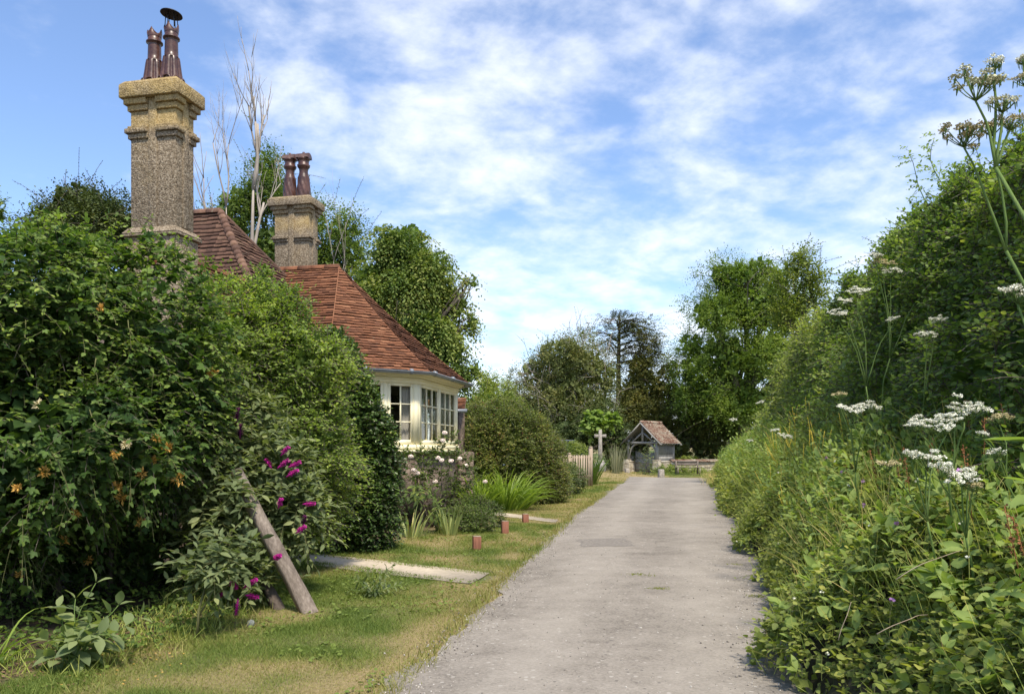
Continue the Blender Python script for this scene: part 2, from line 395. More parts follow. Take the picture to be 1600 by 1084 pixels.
MAT['chrome'] = simple('bright_metal', (.6, .6, .62), .2, .5, metal=1.0)
MAT['lampglass'] = simple('lamp_lens', (.6, .12, .08), .2, .5)
MAT['whitelens'] = simple('clear_lens', (.7, .7, .7), .15, .6)
MAT['terracotta'] = simple('terracotta', (.36, .13, .07), .7, .2, 12, .3)
MAT['pale'] = simple('pale_plate', (.20, .22, .21), .6, .3, 30, .1)

def glassmat():
    m, t = newmat('window_glass')
    o = N(t, 'ShaderNodeOutputMaterial'); tr = N(t, 'ShaderNodeBsdfTransparent'); tr.inputs[0].default_value = (.86, .88, .86, 1)
    gl = N(t, 'ShaderNodeBsdfGlossy'); gl.inputs['Roughness'].default_value = .02
    n = noise(t, 5, 2); t.links.new(bump(t, n, .12, .02), gl.inputs['Normal'])
    fr = N(t, 'ShaderNodeFresnel'); fr.inputs[0].default_value = 1.52
    f = M('ADD', M('MULTIPLY', fr.outputs[0], 1.3, tree=t), .03, tree=t, clamp=True)
    mx = N(t, 'ShaderNodeMixShader'); t.links.new(f, mx.inputs[0]); t.links.new(tr.outputs[0], mx.inputs[1]); t.links.new(gl.outputs[0], mx.inputs[2]); t.links.new(mx.outputs[0], o.inputs[0])
    return m
MAT['glass'] = glassmat()

def tilemat(name, cols, lichen=.15, lcol=(.48, .44, .34)):
    m, t = newmat(name)
    isl = N(t, 'ShaderNodeNewGeometry').outputs['Random Per Island']
    n = noise(t, 1.1, 4); n2 = noise(t, 26, 5)
    f = M('ADD', M('ADD', M('ADD', M('MULTIPLY', isl, .34), .11), M('MULTIPLY', n, .55), tree=t), M('MULTIPLY', M('SUBTRACT', n2, .5), .5), tree=t)
    col = ramp(t, f, [(.2, cols[0]), (.45, cols[1]), (.65, cols[2]), (.9, cols[3])])
    n4 = noise(t, 9, 6, .7); n5 = noise(t, .9, 2)
    lf = M('ADD', n4, M('MULTIPLY', n5, .35), tree=t)
    lr = N(t, 'ShaderNodeMapRange'); lr.inputs['From Min'].default_value = .92 - lichen; lr.inputs['From Max'].default_value = 1.02 - lichen; t.links.new(lf, lr.inputs[0])
    col = mixc_(t, M('MULTIPLY', lr.outputs[0], .8, tree=t), col, lcol)
    finish(t, col, .85, bump(t, n2, .35, .006), .2)
    return m
MAT['tile'] = tilemat('clay_tiles', [(.07, .038, .026), (.155, .069, .039), (.22, .094, .049), (.30, .155, .085)], .06)
MAT['tile_brown'] = tilemat('old_brown_tiles', [(.055, .038, .03), (.115, .066, .048), (.17, .095, .066), (.26, .17, .11)], .10, (.36, .33, .24))
MAT['tile_lichen'] = tilemat('lichened_tiles', [(.10, .052, .038), (.165, .085, .058), (.225, .118, .082), (.33, .22, .16)], .27, (.50, .46, .36))

def pebbledash():
    m, t = newmat('flint_pebbledash')
    geo = N(t, 'ShaderNodeNewGeometry')
    v = N(t, 'ShaderNodeTexVoronoi'); v.inputs['Scale'].default_value = 42; t.links.new(geo.outputs['Position'], v.inputs['Vector'])
    n = noise(t, 60, 4); n2 = noise(t, 1.6, 4, .6); n3 = noise(t, 7, 4, .6)
    f = M('ADD', M('MULTIPLY', v.outputs['Color'], .62, tree=t), M('ADD', M('MULTIPLY', n, .30), M('MULTIPLY', n3, .15)), tree=t)
    col = ramp(t, f, [(.18, (.05, .038, .026)), (.38, (.155, .120, .080)), (.60, (.25, .20, .138)), (.85, (.41, .345, .255))])
    sz = N(t, 'ShaderNodeSeparateXYZ'); t.links.new(geo.outputs['Position'], sz.inputs[0])
    hi = N(t, 'ShaderNodeMapRange', interpolation_type='SMOOTHSTEP'); hi.inputs['From Min'].default_value = 6.85; hi.inputs['From Max'].default_value = 7.10; t.links.new(sz.outputs[2], hi.inputs[0])
    lf = M('ADD', M('MULTIPLY', hi.outputs[0], M('MULTIPLY', attr(t), 1.9)), M('MULTIPLY', M('SUBTRACT', n2, .56), 2.2), tree=t, clamp=True)
    lf = M('MULTIPLY', lf, M('ADD', .62, M('MULTIPLY', n3, .45), tree=t), tree=t, clamp=True)
    yel = ramp(t, M('ADD', M('MULTIPLY', f, .6), M('MULTIPLY', n3, .4), tree=t), [(.2, (.15, .10, .04)), (.5, (.36, .26, .105)), (.8, (.50, .38, .18))])
    col = mixc_(t, lf, col, yel)
    h = M('SUBTRACT', 1.0, v.outputs['Distance'], tree=t)
    finish(t, col, .95, bump(t, M('ADD', h, M('MULTIPLY', n3, .8), tree=t), .8, .012), .15)
    return m
MAT['dash'] = pebbledash()

def rubble(name, cols, scale=5.0, mort=(.36, .32, .27)):
    m, t = newmat(name)
    geo = N(t, 'ShaderNodeNewGeometry'); mp = N(t, 'ShaderNodeMapping'); mp.inputs['Scale'].default_value = (1, 1, 1.5); t.links.new(geo.outputs['Position'], mp.inputs[0])
    v = N(t, 'ShaderNodeTexVoronoi'); v.inputs['Scale'].default_value = scale; t.links.new(mp.outputs[0], v.inputs['Vector'])
    e = N(t, 'ShaderNodeTexVoronoi', feature='DISTANCE_TO_EDGE'); e.inputs['Scale'].default_value = scale; t.links.new(mp.outputs[0], e.inputs['Vector'])
    n = noise(t, 16, 6, .65); n2 = noise(t, 2, 3)
    sp = N(t, 'ShaderNodeSeparateColor'); t.links.new(v.outputs['Color'], sp.inputs[0])
    f = M('ADD', M('MULTIPLY', sp.outputs[0], .6), M('ADD', M('MULTIPLY', n, .35), M('MULTIPLY', n2, .2), tree=t), tree=t)
    col = ramp(t, f, [(.25, cols[0]), (.55, cols[1]), (.9, cols[2])])
    er = N(t, 'ShaderNodeMapRange'); er.inputs['From Min'].default_value = .015; er.inputs['From Max'].default_value = .07; t.links.new(e.outputs['Distance'], er.inputs[0])
    col = mixc_(t, er.outputs[0], mort, col)
    finish(t, col, .92, bump(t, M('ADD', er.outputs[0], M('MULTIPLY', n, .6), tree=t), .8, .03), .2)
    return m
MAT['rubble'] = rubble('pinkish_rubble_wall', [(.11, .082, .062), (.21, .158, .125), (.30, .235, .19)], 7.0, (.21, .172, .138))
MAT['gatestone'] = rubble('lichened_sandstone', [(.20, .165, .11), (.38, .33, .24), (.52, .47, .36)], 3.2)
MAT['stone'] = simple('grey_lichen_stone', (.34, .31, .265), .9, .2, 9, .35, bmp=.5)
MAT['stonebase'] = simple('plinth_stone', (.30, .29, .265), .9, .2, 7, .35, bmp=.5)

def potmat():
    m, t = newmat('salt_glazed_clay')
    n = noise(t, 4, 5); n2 = noise(t, 25, 4)
    f = M('ADD', M('MULTIPLY', n, .7), M('MULTIPLY', n2, .3), tree=t)
    col = ramp(t, f, [(.3, (.030, .015, .012)), (.5, (.070, .031, .023)), (.7, (.125, .060, .043))])
    finish(t, col, ramp(t, n2, [(.3, (.25,) * 3), (.7, (.5,) * 3)]), bump(t, n2, .15, .004), .5)
    return m
MAT['pot'] = potmat()

def groundmat():
    m, t = newmat('lawn_ground')
    a = attr(t); n = noise(t, 30, 6, .7); n2 = noise(t, 3.0, 4)
    gr = ramp(t, n, [(.3, (.045, .075, .018)), (.55, (.085, .125, .032)), (.8, (.15, .17, .055))])
    dr = ramp(t, n, [(.3, (.19, .145, .075)), (.55, (.32, .25, .125)), (.8, (.46, .37, .20))])
    vt = N(t, 'ShaderNodeAttribute'); vt.attribute_name = 'dry'
    f = M('ADD', vt.outputs['Fac'], M('MULTIPLY', M('SUBTRACT', n2, .5), .7), tree=t, clamp=True)
    col = mixc_(t, f, gr, dr)
    so = N(t, 'ShaderNodeAttribute'); so.attribute_name = 'soil'
    soil = ramp(t, n, [(.3, (.035, .026, .017)), (.6, (.085, .062, .04)), (.85, (.20, .155, .10))])
    f2 = M('ADD', so.outputs['Fac'], M('MULTIPLY', M('SUBTRACT', n2, .5), .5), tree=t, clamp=True)
    f2 = M('MULTIPLY', f2, M('GREATER_THAN', so.outputs['Fac'], .02, tree=t), tree=t)
    col = mixc_(t, f2, col, soil)
    finish(t, col, .95, bump(t, n, .8, .03), .15)
    return m
MAT['ground'] = groundmat()

def roadmat():
    m, t = newmat('worn_tarmac')
    geo = N(t, 'ShaderNodeNewGeometry')
    v = N(t, 'ShaderNodeTexVoronoi'); v.inputs['Scale'].default_value = 62; t.links.new(geo.outputs['Position'], v.inputs['Vector'])
    sp = N(t, 'ShaderNodeSeparateColor'); t.links.new(v.outputs['Color'], sp.inputs[0])
    v2 = N(t, 'ShaderNodeTexVoronoi'); v2.inputs['Scale'].default_value = 17; t.links.new(geo.outputs['Position'], v2.inputs['Vector'])
    sp2 = N(t, 'ShaderNodeSeparateColor'); t.links.new(v2.outputs['Color'], sp2.inputs[0])
    n = noise(t, 45, 6, .7); n2 = noise(t, .55, 5, .6); n3 = noise(t, 3.2, 5, .62)
    f = M('ADD', M('MULTIPLY', sp.outputs[0], .26), M('ADD', M('MULTIPLY', n, .50), .05), tree=t)
    f = M('ADD', f, M('MULTIPLY', M('SUBTRACT', n2, .5), .85), tree=t)
    f = M('ADD', f, M('MULTIPLY', M('SUBTRACT', n3, .5), .55), tree=t)
    col = ramp(t, f, [(.10, (.115, .102, .083)), (.36, (.225, .201, .168)), (.60, (.295, .266, .225)), (.88, (.39, .358, .308))])
    ac = N(t, 'ShaderNodeAttribute'); ac.attribute_name = 'across'
    col = mixc_(t, M('MULTIPLY', M('ADD', ac.outputs['Fac'], M('MULTIPLY', M('SUBTRACT', n3, .5), .6)), .35, clamp=True), col, (.39, .355, .30))
    chip = M('MULTIPLY', M('GREATER_THAN', sp2.outputs[1], .80, tree=t), M('LESS_THAN', v2.outputs['Distance'], .26, tree=t), tree=t)
    col = mixc_(t, M('MULTIPLY', chip, .32, tree=t), col, (.60, .57, .51))
    chip2 = M('MULTIPLY', M('GREATER_THAN', sp2.outputs[2], .86, tree=t), M('LESS_THAN', v2.outputs['Distance'], .22, tree=t), tree=t)
    col = mixc_(t, M('MULTIPLY', chip2, .7, tree=t), col, (.075, .068, .06))
    finish(t, col, .9, bump(t, M('ADD', n, M('MULTIPLY', sp.outputs[0], .8), tree=t), .55, .012), .25)
    return m
MAT['road'] = roadmat()
MAT['patch'] = simple('tarmac_patch', (.205, .185, .158), .85, .25, 22, .35, bmp=.4)
MAT['concrete'] = simple('pale_concrete', (.47, .405, .31), .9, .2, 18, .16, bmp=.3)
MAT['bankearth'] = simple('bank_soil', (.055, .05, .028), .95, .1, 6, .5, bmp=.6)
def gravmat():
    m, t = newmat('loose_stone')
    isl = N(t, 'ShaderNodeNewGeometry').outputs['Random Per Island']
    finish(t, ramp(t, isl, [(0, (.10, .09, .08)), (.4, (.26, .24, .21)), (.8, (.45, .42, .37)), (1, (.62, .59, .54))]), .9, None, .2)
    return m
MAT['gravel'] = gravmat()

# ------------------------------------------------------------------ the setting: ground, road, paths, bank
YS = np.array([-8, 0, 3, 5.1, 7.6, 10.2, 13.2, 19.5, 33, 40, 43.5])
XL = np.array([-1.6, -1.15, -.95, -.77, -.36, 0.0, .55, 1.55, 4.2, 5.6, 6.3])
YR = np.array([-8, 0, 3, 5.1, 7.6, 13.2, 20, 41, 60])
XR = np.array([.9, 1.05, 1.35, 1.72, 2.38, 3.75, 5.3, 10.1, 14.5])
def xl(y): return np.interp(y, YS, XL)
def xr(y): return np.interp(y, YR, XR)
HY = np.array([3, 5.6, 6.55, 7.4, 9, 11.7, 13.2, 14.7, 20, 30, 42]); HX = np.array([-3.4, -2.95, -2.62, -2.45, -2.9, -3.1, -2.05, -1.35, -.9, 1.0, 3.0])
def ground(x, y):
    x = np.asarray(x, float); y = np.asarray(y, float)
    z = .014 * np.maximum(0, y - 43)
    z = z + .30 * np.exp(-(((x - 5.2) / 2.2) ** 2 + ((y - 46.5) / 3.0) ** 2))
    return z
def dryness(x, y):
    p = np.stack([x, y, 0 * np.asarray(x)], -1)
    d = xl(y) - x
    f = .60 * np.exp(-np.maximum(d, 0) / .6) + (vnoise(p, .8, 3) - .40) * 1.6 + (vnoise(p, 2.6, 4) - .5) * 1.2 + .30
    f = f + 1.2 * np.exp(-(((np.asarray(x) - 5.4) / 2.6) ** 2 + ((np.asarray(y) - 45.5) / 3.2) ** 2))
    f = f - .9 * (np.asarray(x) > 8) * (np.asarray(y) > 43)
    return np.clip(f, 0, 1)
def soilmask(x, y):
    p = np.stack([x, y, 0 * np.asarray(x)], -1)
    h = np.interp(y, HY, HX)
    return np.clip((h - .2 - x) * 2.2 + (vnoise(p, 2.2, 8) - .5) * .9, 0, 1)

gx = np.unique(np.round(np.concatenate([np.linspace(-400, -40, 10), np.linspace(-40, -8, 12), np.arange(-8, 7, .2), np.linspace(7, 30, 26), np.linspace(30, 400, 12)]), 3))
gy = np.unique(np.round(np.concatenate([np.linspace(-60, 2, 8), np.arange(2, 18, .2), np.arange(18, 60, .6), np.linspace(60, 140, 14), np.linspace(140, 900, 8)]), 3))
X, Y = np.meshgrid(gx, gy); Z = ground(X, Y)
g = G(); nx = len(gx); i = np.arange(len(gy) - 1)[:, None] * nx; j = np.arange(nx - 1)[None]
g.addk(np.stack([X, Y, Z], -1), np.stack([i + j, i + j + 1, i + nx + j + 1, i + nx + j], -1).reshape(-1, 4), .5)
o = g.build('ground', MAT['ground'], smooth=True); tag(o, 'lawn and bare soil beside the lane', 'ground', kind='structure')
for nm, fn in (('dry', dryness), ('soil', soilmask)):
    at = o.data.attributes.new(nm, 'FLOAT', 'POINT'); at.data.foreach_set('value', fn(X.ravel(), Y.ravel()).astype(np.float32))

g = G(); ry = np.concatenate([np.arange(-8, 20, .12), np.arange(20, 44, .4)]); na = 26
q = np.zeros_like(ry)
el = xl(ry) + (vnoise(np.stack([ry, q, q], -1), 1.3, 1) - .5) * .22 + (vnoise(np.stack([ry, q, q], -1), 5, 2) - .5) * .13
er = xr(ry) + .35 + (vnoise(np.stack([ry, q + 9, q], -1), 1.1, 1) - .5) * .3
tt = np.linspace(0, 1, na)
RX = el[:, None] * (1 - tt) + er[:, None] * tt; RY = np.repeat(ry[:, None], na, 1)
RZ = ground(RX, RY) + .012 + .035 * np.sin(np.pi * tt)[None]
i = np.arange(len(ry) - 1)[:, None] * na; j = np.arange(na - 1)[None]
g.addk(np.stack([RX, RY, RZ], -1), np.stack([i + j, i + j + 1, i + na + j + 1, i + na + j], -1).reshape(-1, 4), .5)
o = tag(g.build('road', MAT['road'], smooth=True), 'worn grey tarmac lane curving away', 'road', kind='structure')
at = o.data.attributes.new('across', 'FLOAT', 'POINT')      # wheel tracks, worn paler
trk = np.exp(-((tt - .28) / .11) ** 2) + np.exp(-((tt - .70) / .11) ** 2); at.data.foreach_set('value', np.tile(trk, len(ry)).astype(np.float32))
def road_z(x, y):
    t = np.clip((x - xl(y)) / (xr(y) + .35 - xl(y)), 0, 1)
    return ground(x, y) + .012 + .035 * np.sin(np.pi * t)
g = G(); c = P(945, 851, 13.2)
pv = []
for a in np.linspace(0, 2 * math.pi, 20, endpoint=False):
    r = 1 / max(abs(math.cos(a)) / .42, abs(math.sin(a)) / .55); r *= 1 + .08 * math.sin(5 * a + 1)
    x, y = c[0] + r * math.cos(a), c[1] + r * math.sin(a); pv.append((x, y, road_z(x, y) + .0035))
g.add(pv, [tuple(range(20))]); tag(g.build('road_patch', MAT['patch']), 'smoother grey repair patch in the lane surface', 'road', kind='structure')

def slab(pts, name, label, h=.05):
    g = G(); pts = [np.array(p) for p in pts]
    # subdivided outline with a slightly ragged edge
    ring = []
    for a, b in zip(pts, pts[1:] + pts[:1]):
        for k in range(8): ring.append(a + (b - a) * k / 8)
    ring = np.array(ring); q = np.column_stack([ring * 1.0, np.zeros(len(ring))])
    ring = ring + (np.column_stack([vnoise(q, 4, 1), vnoise(q, 4, 2)]) - .5) * .05
    n = len(ring); z = ground(ring[:, 0], ring[:, 1])
    V = np.concatenate([np.column_stack([ring, z + h]), np.column_stack([ring, z - .05])])
    g.add(V, [tuple(range(n))] + [(k, (k + 1) % n, n + (k + 1) % n, n + k) for k in range(n)])
    return tag(g.build(name, MAT['concrete']), label, 'path', kind='structure')
def gp(px, py): y = EYE * FPX / (py - HZ); return ((px - CX) / FPX * y, y)
slab([gp(736, 913), gp(767, 896), gp(600, 877), gp(460, 862), gp(430, 874), gp(560, 893)], 'path', 'pale concrete path from the garden to the lane', .012)
slab([gp(868, 817), gp(872, 812), gp(752, 797), gp(735, 801)], 'garden_path', 'narrow pale path past the lily clump', .012)

# bank on the right: cross section grows from the road edge; dd = distance from the road edge
def bank_h(y, d):
    hmax = np.interp(y, [0, 6, 12, 25, 45], [1.05, 1.15, 1.35, 1.5, 1.0])
    return hmax * np.clip(d / 1.7, 0, 1) ** .8 + .12 * np.maximum(0, d - 1.7)
by = np.concatenate([np.arange(-2, 20, .35), np.arange(20, 47, .9)]); bd = np.array([-.02, .1, .25, .45, .7, 1.0, 1.35, 1.7, 2.3, 3.2, 4.5, 7, 12, 30])
BX = xr(by)[:, None] + .14 + bd[None]; BYY = np.repeat(by[:, None], len(bd), 1)
BZ = bank_h(BYY, np.maximum(bd[None], 0)) + (vnoise(np.stack([BX, BYY, BX * 0], -1), 2, 5) - .5) * .2 * np.clip(bd * 3, 0, 1) - .04
BZ = BZ * np.clip((47 - by) / 4, 0, 1)[:, None] + .0
g = G(); nb = len(bd); i = np.arange(len(by) - 1)[:, None] * nb; j = np.arange(nb - 1)[None]
g.addk(np.stack([BX, BYY, BZ + ground(BX, BYY)], -1), np.stack([i + j, i + j + 1, i + nb + j + 1, i + nb + j], -1).reshape(-1, 4), .5)
tag(g.build('bank', MAT['bankearth'], smooth=True), 'overgrown earth bank beside the lane', 'terrain', kind='structure')

# loose stones at the road edges and scattered over it
rng = np.random.default_rng(11)
OCT = T_([(1, 0, 0), (-1, 0, 0), (0, 1, 0), (0, -1, 0), (0, 0, .8), (0, 0, -.8)], [(0, 2, 4), (2, 1, 4), (1, 3, 4), (3, 0, 4), (2, 0, 5), (1, 2, 5), (3, 1, 5), (0, 3, 5)])
g = G(); n = 5200
y = 3.2 + 18 * rng.random(n) ** 2.0
side_ = rng.random(n)
x = np.where(side_ < .55, xl(y) + rng.normal(.10, .14, n), np.where(side_ < .8, xr(y) - np.abs(rng.normal(0, .22, n)), xl(y) + (xr(y) - xl(y)) * rng.random(n)))
s = .0045 + .007 * rng.random(n) ** 3
put(g, OCT, np.column_stack([x, y, road_z(x, y) + s * .3]), rdir(rng, n) * np.array((1, 1, .3)), np.tile((0, 0, 1.0), (n, 1)), s, .6 + .6 * rng.random(n))
tag(g.build('gravel', MAT['gravel']), 'loose grey stones along the lane edges', 'gravel', kind='stuff')

# short grass on the left verge and the far green
def grass_field(n, ylo, yhi, pw, hlo, hhi, seed, xlo, xhi, wd, keep=None):
    rng = np.random.default_rng(seed); y = ylo + (yhi - ylo) * rng.random(n) ** pw
    x = xlo(y) + (xhi(y) - xlo(y)) * rng.random(n)
    d = dryness(x, y); sm = soilmask(x, y)
    ok = rng.random(n) > sm * .93
    ok &= rng.random(n) < (1 - .45 * d)
    if keep is not None: ok &= keep(x, y)
    x, y, d = x[ok], y[ok], d[ok]; m = len(x)
    p3 = np.stack([x, y, 0 * x], -1)
    h = (hlo + (hhi - hlo) * rng.random(m)) * (.6 + .9 * vnoise(p3, 1.7, 6)) * (1 - .35 * d)
    lean = rng.normal(size=(m, 3)) * np.array((.55, .55, 0)) + np.array((0, 0, .8))
    ti = np.clip(.16 + .68 * d + .19 * rng.normal(size=m) + (vnoise(p3, .9, 9) - .5) * .3, 0, 1)
    return np.column_stack([x, y, ground(x, y) - .004]), lean, h, wd * (.7 + .6 * rng.random(m)), ti
BLADE = T_([(-.5, 0, 0), (.5, 0, 0), (.32, .55, .05), (-.32, .55, .05), (.0, 1, .22)], [(0, 1, 2, 3)])
BLADE3 = T_([(-.5, 0, 0), (.5, 0, 0), (0, 1, .15)], [(0, 1, 2)])
g = G()
def not_on_paths(x, y):
    a = np.ones(len(x), bool)
    for (ax, ay), (bx, by_), wd in ((gp(752, 904), gp(445, 868), .22), (gp(870, 815), gp(745, 799), .18)):
        t = np.clip(((x - ax) * (bx - ax) + (y - ay) * (by_ - ay)) / ((bx - ax) ** 2 + (by_ - ay) ** 2), 0, 1)
        a &= np.hypot(x - ax - t * (bx - ax), y - ay - t * (by_ - ay)) > wd
    return a
for args in ((190000, 3.6, 9.5, 1.15, .018, .058, 1, lambda y: np.interp(y, HY, HX) - .35, lambda y: xl(y) + .06, .0056),
             (110000, 9.5, 22, 1.2, .03, .07, 2, lambda y: np.interp(y, HY, HX) - .1, lambda y: xl(y) + .08, .008),
             (45000, 22, 52, 1.2, .05, .12, 3, lambda y: np.interp(y, HY, HX) - .2, lambda y: xl(np.minimum(y, 43)) + .1, .02),
             (16000, 44.3, 52, 1, .05, .10, 4, lambda y: 6 + 0 * y, lambda y: 15 + 0 * y, .025)):
    p, lean, h, wd, ti = grass_field(*args, keep=not_on_paths)
    put(g, BLADE3, p, lean, np.random.default_rng(args[6]).normal(size=(len(p), 3)), h, wd / h, ti)
# clover and daisy leaves in the turf
rng = np.random.default_rng(20); n = 5200; y = 4 + 12 * rng.random(n) ** 1.3; x = np.interp(y, HY, HX) - .1 + (xl(y) - np.interp(y, HY, HX)) * rng.random(n)
ok = not_on_paths(x, y) & (vnoise(np.stack([x, y, 0 * x], -1), 1.3, 17) > .5); x, y = x[ok], y[ok]; n = len(x)
put(g, LEAF_O, np.column_stack([x, y, .015 + .02 * rng.random(n)]), rng.normal(size=(n, 3)) * (1, 1, .25), np.tile((0, 0, 1.0), (n, 1)) + rng.normal(size=(n, 3)) * .35, .022 + .02 * rng.random(n), 1.3, np.clip(.12 + .2 * rng.random(n), 0, 1))
# ragged longer tufts along the lane edge and round the feet of the shrubs
rng = np.random.default_rng(21); n = 9000
y = 4 + 24 * rng.random(n) ** 1.6; x = np.where(rng.random(n) < .5, xl(y) + rng.normal(-.02, .07, n), np.interp(y, HY, HX) + rng.normal(.05, .14, n))
ok = not_on_paths(x, y); x, y = x[ok], y[ok]; m = len(x)
h = .04 + .10 * rng.random(m) ** 2
put(g, BLADE3, np.column_stack([x, y, ground(x, y)]), rng.normal(size=(m, 3)) * (.5, .5, 0) + (0, 0, .9), rng.normal(size=(m, 3)), h, .006 / h * (1 + y / 12), np.clip(.25 + .5 * dryness(x, y) + .15 * rng.normal(size=m), 0, 1))
tag(g.build('grass', MAT['grass']), 'short patchy grass turning to straw beside the lane', 'grass', kind='stuff')
# weeds in the tarmac
g = G()
for px, py, k in ((993, 903, 30), (1030, 926, 34), (1010, 905, 14), (1185, 935, 40), (1150, 885, 20)):
    x0, y0 = gp(px, py); n = k * 3; x = x0 + rng.normal(0, .06, n); y = y0 + rng.normal(0, .04, n); h = .012 + .022 * rng.random(n)
    put(g, BLADE3, np.column_stack([x, y, road_z(x, y)]), rng.normal(size=(n, 3)) * (.9, .9, 0) + (0, 0, .6), rng.normal(size=(n, 3)), h, .3, .35 + .4 * rng.random(n))
tag(g.build('weeds', MAT['grass']), 'tiny weeds growing through the tarmac', 'weeds', kind='stuff')

# ------------------------------------------------------------------ the cottage
K = np.array((-1.94, 16.8, 0.0)); U = np.array((math.cos(math.radians(12)), -math.sin(math.radians(12)), 0)); Vv = np.array((math.sin(math.radians(12)), math.cos(math.radians(12)), 0)); UP = np.array((0, 0, 1.0))
def W(a, b, z=0.0): return K + U * a + Vv * b + UP * z
cottage = thing('cottage', W(-3, 1, 0), 'brown tiled cottage with tall flint chimneys and a cream bay window', 'cottage')
hrng = np.random.default_rng(5)
EZ = 3.17

def tiles(g, b0, b1, t0, t1, sag=.07, course=.108, tw=.165):
    b0, b1, t0, t1 = (np.array(p, float) for p in (b0, b1, t0, t1))
    sl = np.linalg.norm((t0 + t1) / 2 - (b0 + b1) / 2); n = max(2, int(sl / course))
    fn = np.cross(b1 - b0, (t0 + t1) / 2 - (b0 + b1) / 2); fn /= np.linalg.norm(fn)
    if fn[2] < 0: fn = -fn
    def pt(s, t):
        return (b0 * (1 - s) + t0 * s) * (1 - t) + (b1 * (1 - s) + t1 * s) * t - UP * sag * math.sin(math.pi * min(1, max(0, s)))
    q = []
    for i in range(n):
        s0, s1 = i / n, (i + 1) / n
        Ls, Rs = pt(s0, 0), pt(s0, 1); ww = np.linalg.norm(Rs - Ls)
        if ww < .04: continue
        m = max(1, int(ww / tw + .5)); off = (.5 if i % 2 else 0) / m
        cuts = sorted({0.0, 1.0, *[k / m + off for k in range(m + 1) if 0.02 < k / m + off < .98]})
        wob = .006 * math.sin(i * 1.7)
        for t0_, t1_ in zip(cuts, cuts[1:]):
            lift = .032 + .010 * hrng.random() + wob; dz = (hrng.random() - .5) * .012
            e = .003
            a = pt(s0 - .1 / n + dz, t0_ + e * (t1_ - t0_)) + fn * lift; b = pt(s0 - .1 / n + dz, t1_ - e * (t1_ - t0_)) + fn * lift
            c = pt(s1 + .12 / n, t1_) + fn * .003; d = pt(s1 + .12 / n, t0_) + fn * .003
            q.append((a, b, c, d, a - fn * .013, b - fn * .013))
    V = np.array(q).reshape(-1, 3); k = np.arange(len(q))[:, None] * 6
    g.addk(V, np.concatenate([k + np.array([[0, 1, 2, 3]]), k + np.array([[4, 5, 1, 0]])]), .5)
def deck(g, b0, b1, t0, t1, sag=.07):
    """closed sheet just under the tiles, so that no light leaks between them"""
    n = 8; rows = []
    for i in range(n + 1):
        s = i / n; d = UP * (sag * math.sin(math.pi * s) + .03)
        rows.append((np.array(b0) * (1 - s) + np.array(t0) * s - d, np.array(b1) * (1 - s) + np.array(t1) * s - d))
    g.add(np.array(rows).reshape(-1, 3), [(2 * i, 2 * i + 1, 2 * i + 3, 2 * i + 2) for i in range(n)])
def ridge(g, a, b, r=.085, n=8):
    a, b = np.array(a, float), np.array(b, float); L_ = np.linalg.norm(b - a); m = max(1, int(L_ / .32))
    d = (b - a) / L_; x = np.cross(d, UP); x /= np.linalg.norm(x); z = np.cross(x, d)
    for k in range(m):
        p, q = a + d * (L_ * k / m + .004), a + d * (L_ * (k + 1) / m - .004)
        an = np.linspace(-.15, math.pi + .15, n); rr = r * (1 + .05 * hrng.random())
        c = np.array([x * math.cos(t) * rr + z * (math.sin(t) * rr - .02) for t in an])
        g.add(np.concatenate([p + c, q + c]), [(i, i + 1, n + i + 1, n + i) for i in range(n - 1)] + [tuple(range(n))[::-1], tuple(range(n, 2 * n))])

# bay wing roof: half octagon end
apex = W(-2.45, 1.465, 5.80); e_ab, e_bc, e_cd, e_da = W(-1.31, -1.66, EZ), W(.25, -.104, EZ), W(.25, 3.034, EZ), W(-1.31, 4.59, EZ)
far_r, far_a, far_d = W(-6.2, 1.465, 5.80), W(-6.2, -1.66, EZ), W(-6.2, 4.59, EZ)
g, gd = G(), G()
for f in ((far_a, e_ab, far_r, apex), (e_ab, e_bc, apex, apex), (e_bc, e_cd, apex, apex), (e_cd, e_da, apex, apex), (e_da, far_d, apex, far_r)):
    tiles(g, *f, sag=.09); deck(gd, *f, sag=.09)
ridge(g, far_r + UP * .02, apex + UP * .02)
def hipline(g, b, t, sag, r=.035):
    pts = [np.array(b) * (1 - s) + np.array(t) * s - UP * (sag * math.sin(math.pi * s) - .018) for s in np.linspace(0, 1, 12)]
    g.tube(pts, r, 6)
for e in (e_ab, e_bc, e_cd, e_da): hipline(g, e, apex, .09, .012)
part(g, 'roof', MAT['tile'], cottage); part(gd, 'roof_deck', MAT['bark'], cottage)
# main block roof (hipped) and the lower front wing
E1 = W(-4.73, .22, 6.87); E0 = W(-5.7, .22, 6.87); f1, f0 = W(-1.85, -2.0, EZ), W(-8.6, -2.0, EZ); r1, r0 = W(-1.5, 3.5, EZ), W(-8.9, 3.5, EZ)
g, gd = G(), G()
for f in ((f0, f1, E0, E1), (f1, r1, E1, E1), (r1, r0, E1, E0), (r0, f0, E0, E0)):
    tiles(g, *f, sag=.12); deck(gd, *f, sag=.12)
ridge(g, E0 + UP * .02, E1 + UP * .02, .1)
for k in range(34):    # bonnet tiles up the near hip
    s = (k + .5) / 34; p = f1 * (1 - s) + E1 * s - UP * (.12 * math.sin(math.pi * s) - .02); d = (E1 - f1) / np.linalg.norm(E1 - f1)
    ridge(g, p - d * .07, p + d * .07, .085, 6)
hipline(g, r1, E1, .12, .05)
part(g, 'roof', MAT['tile_brown'], cottage); part(gd, 'roof_deck', MAT['bark'], cottage)
fr, fn_ = W(-3.55, -.7, 5.03), W(-3.55, -3.75, 5.03)
g, gd = G(), G()
